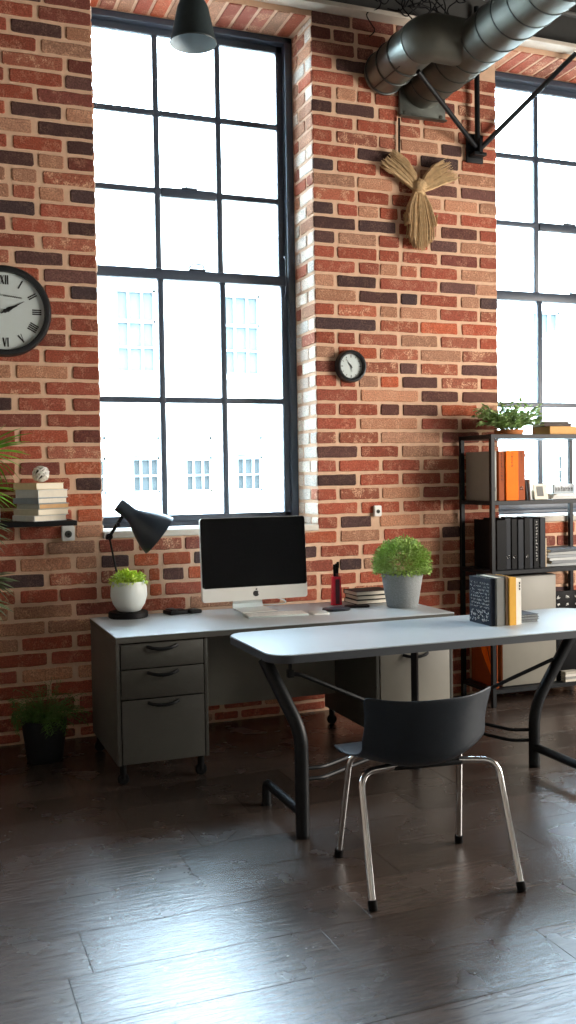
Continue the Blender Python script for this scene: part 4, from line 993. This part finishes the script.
z = SHELF_Z[2]+.0006; BB = 'black binders on the middle shelf'
xs_ = [3.395,3.468,3.512,3.556,3.600,3.640,3.678,3.722,3.764]
lbs = ['wide black binder at the post end of the middle shelf','second black binder from the post end, with a steel pull ring low on its spine','third black binder from the post end of the middle shelf','fourth black binder from the post end of the middle shelf','fifth black binder from the post end, its pull ring half hidden','sixth black binder from the post end of the middle shelf','black binder with white upright writing down its spine','plain black binder at the paper end of the row']
for i, (xa, xb) in enumerate(zip(xs_, xs_[1:])):
    binder(lbs[i], BB, xa, xb, -.355+.006*((i*3)%4), -.09, z, .312+.004*((i*5)%3), 'black' if i % 2 == 0 else 'navy', i in (1,2,4), 13 if i == 6 else 0, 'white_pl')
stand('booklet', 'thin upright cream booklet ending the row of black binders', 'booklet', BB, 3.772, 3.786, -.33, -.12, z, .185, (196,176,150), 'paper')
for i in range(6):
    book('magazine', ('lowest','second lowest','third lowest','third highest','second highest','topmost')[i]+' magazine in the pile beside the black binders', 'magazine', 'magazines piled on the middle shelf', (3.955+.008*((i*2)%3-1), -.22, z+i*.0185), (.31,.23,.018), ((168,172,172),(130,134,136),(190,192,190),(150,154,156),(176,178,176),(84,88,92))[i], .04*((i*3)%4-1.5), 'y-', 'paper', .002)

z = SHELF_Z[3]+.0006
cb = thing('storage_cabinet', 'tall plain grey storage box standing on the bottom shelf of the shelf unit', 'storage box', (3.635, -.2, z))
b = new(); box(b, -.205, .205, -.135, .15, 0, .70, .004); obj('body', b, 'steel_grey', cb)
b = new(); box(b, -.203, .203, -.153, -.1352, .004, .696, .003); obj('door', b, 'pale_front', cb)
sg = thing('chalk_sign', 'black framed sign with white marks behind the table edge, in the shelf unit', 'sign', (3.99, -.26, .4606))
b = new(); box(b, -.12, .12, -.01, .006, 0, .225, .003); obj('board', b, 'black', sg)
b = new(); rr = random.Random(31)
def glyph(b, x, z, s, n):
    for _ in range(n): tube(b, [(x+rr.uniform(-.5,.5)*s, -.0105, z+rr.uniform(-.4,.4)*s), (x+rr.uniform(-.5,.5)*s, -.0105, z+rr.uniform(-.4,.4)*s)], .0022, 4)
for x_ in (-.07, .0, .07):
    for z_, s_ in ((.185,.028),(.135,.022),(.095,.03)): glyph(b, x_, z_, s_, 5)
obj('white_marks', b, 'white_pl', sg, smooth=False)
bx2 = thing('crate', 'dark lidded crate on the bottom shelf that carries the black framed sign', 'crate', (3.995, -.2, z))
b = new(); box(b, -.135, .135, -.13, .13, 0.0, .32, .006); obj('body', b, 'black', bx2)
b = new(); box(b, -.139, .139, -.134, .134, .3205, .347, .004); obj('lid', b, 'navy', bx2)
for i in range(4):
    book('magazine', ('lowest','second lowest','third lowest','topmost')[i]+' pale magazine at the foot of the dark crate', 'magazine', 'magazines on the bottom shelf', (3.935, -.365, z+i*.0165), (.11,.055,.016), ((206,200,186),(150,150,146),(218,214,204),(176,172,160))[i], 0, 'y-', 'paper', .0016)
oc = thing('cord_bundle', 'bundle of orange cords hanging in the lower shelf unit beside the grey box', 'cords', (3.3885, -.21, .1303))
b = new(); rr = random.Random(41)
for i in range(13):
    y_ = -.14+.024*i; pts = [(rr.uniform(-.012,.012), y_, .38+.03*rr.random()), (rr.uniform(-.012,.012), y_*.6-.05, .2), (rr.uniform(-.01,.01), -.125+.01*rr.random(), .02)]
    tube(b, fillet(pts, .12, 5), .0058, 8)
obj('strands', b, 'orange', oc)
b = new(); box(b, -.012, .012, -.155, .15, .385, .415, .003); box(b, -.012, .012, -.15, -.10, -.018, .022, .003); obj('tie_bar', b, 'rust', oc)
b = new(); box(b, -.002, .002, -.15, .15, -.017, .40); obj('backing_card', b, 'rust', oc)

# ================================================================== PLANTS AT THE LEFT
fp = thing('potted_fern', 'black pot of wispy dark green fern on the floor by the brick wall', 'plant', (.60, -.37, 0))
b = new(); lathe(b, [(0,0),(.088,0),(.092,.004),(.118,.215),(.119,.222),(.112,.222),(.106,.19),(.085,.012),(0,.012)], 40); obj('pot', b, 'pot_black', fp)
b = new(); lathe(b, [(0,.205),(.10,.20),(.104,.19),(0,.18)], 20); obj('soil', b, 'soil', fp)
b = new(); rr = random.Random(51)
for i in range(150):
    a = rr.uniform(0,2*PI); ln = rr.uniform(.12,.25); p = Vector((rr.uniform(0,.09)*math.cos(a), rr.uniform(0,.09)*math.sin(a), .205)); d = Vector((math.cos(a)*rr.uniform(.2,1), math.sin(a)*rr.uniform(.2,1)-.1, rr.uniform(.5,1.3))).normalized(); pts = [p.copy()]
    for k in range(9):
        p = p+d*ln/9; d = (d+Vector((rr.uniform(-.14,.14),rr.uniform(-.14,.14),-.17))).normalized(); p.y = min(p.y,.33); p.x = max(-.15, min(p.x,.22)); pts.append(p.copy())
        s_ = d.cross(Vector((0,0,1))).normalized()
        for s in (-1,1): leaf(b, p, s_*s+d*.6+Vector((0,0,rr.uniform(-.3,.4))), (rr.uniform(-.4,.4),0,1), rr.uniform(.016,.03), .006, .2, 2)
    tube(b, pts, .0012, 4)
obj('fronds', b, 'leaf_dark', fp, smooth=False)

pl = thing('palm', 'tall fan palm whose leaf tips reach over the wall shelf in front of the brick', 'plant', (.20, -.46, 0))
b = new(); lathe(b, [(0,0),(.11,0),(.115,.005),(.135,.30),(.13,.305),(.125,.28),(.10,.015),(0,.015)], 40); obj('pot', b, 'pot_black', pl)
b = new(); lathe(b, [(0,.285),(.12,.28),(.122,.27),(0,.26)], 20); obj('soil', b, 'soil', pl)
b = new(); tube(b, fillet([(0,0,.26),(.015,.01,.8),(-.01,.0,1.3),(.0,.0,1.62)], .3, 6), .028, 12, r_end=.016); obj('trunk', b, 'soil', pl)
rr = random.Random(61)
def fan(base, d, stalk, n, L, m, w=.026, spread=1.15, droop=.35):
    base = Vector(base); d = Vector(d).normalized(); hub = base+d*stalk
    b = new(); tube(b, [base, base+d*stalk*.5+Vector((0,0,.03)), hub], .004, 6)
    s_ = d.cross(Vector((0,0,1))).normalized(); up = s_.cross(d)
    for i in range(n):
        a = (i/(n-1)*2-1)*spread; dd = d*math.cos(a)+s_*math.sin(a)*.55+up*math.sin(a)*.75+Vector((rr.uniform(-.06,.06),rr.uniform(-.06,.06),rr.uniform(-.06,.06)))
        leaf(b, hub, dd, up+s_*.4, L*rr.uniform(.8,1.08), w, droop*rr.uniform(.5,1.3), 5)
    obj('frond', b, m, pl, smooth=False)
for base, d, st_, n_, L_, m in (((0,0,1.58),(.8,.1,.15),.13,15,.23,'leaf_palm'), ((0,0,1.45),(.75,.15,-.25),.10,15,.20,'leaf_palm'), ((0,0,1.3),(.7,.2,-.35),.10,13,.17,'leaf_old'), ((0,0,1.6),(-.6,.3,.5),.2,14,.26,'leaf_palm'), ((0,0,1.6),(-.3,-.8,.4),.2,14,.26,'leaf_palm'),
        ((0,0,1.28),(.7,.15,-.5),.12,13,.16,'leaf_old'), ((0,0,1.0),(.8,.1,-.25),.12,15,.17,'leaf_old'), ((0,0,.93),(.7,.05,-.5),.12,13,.16,'leaf_old'), ((0,0,1.0),(-.6,-.4,.1),.2,13,.24,'leaf_old')):
    fan(base, d, st_, n_, L_, m)
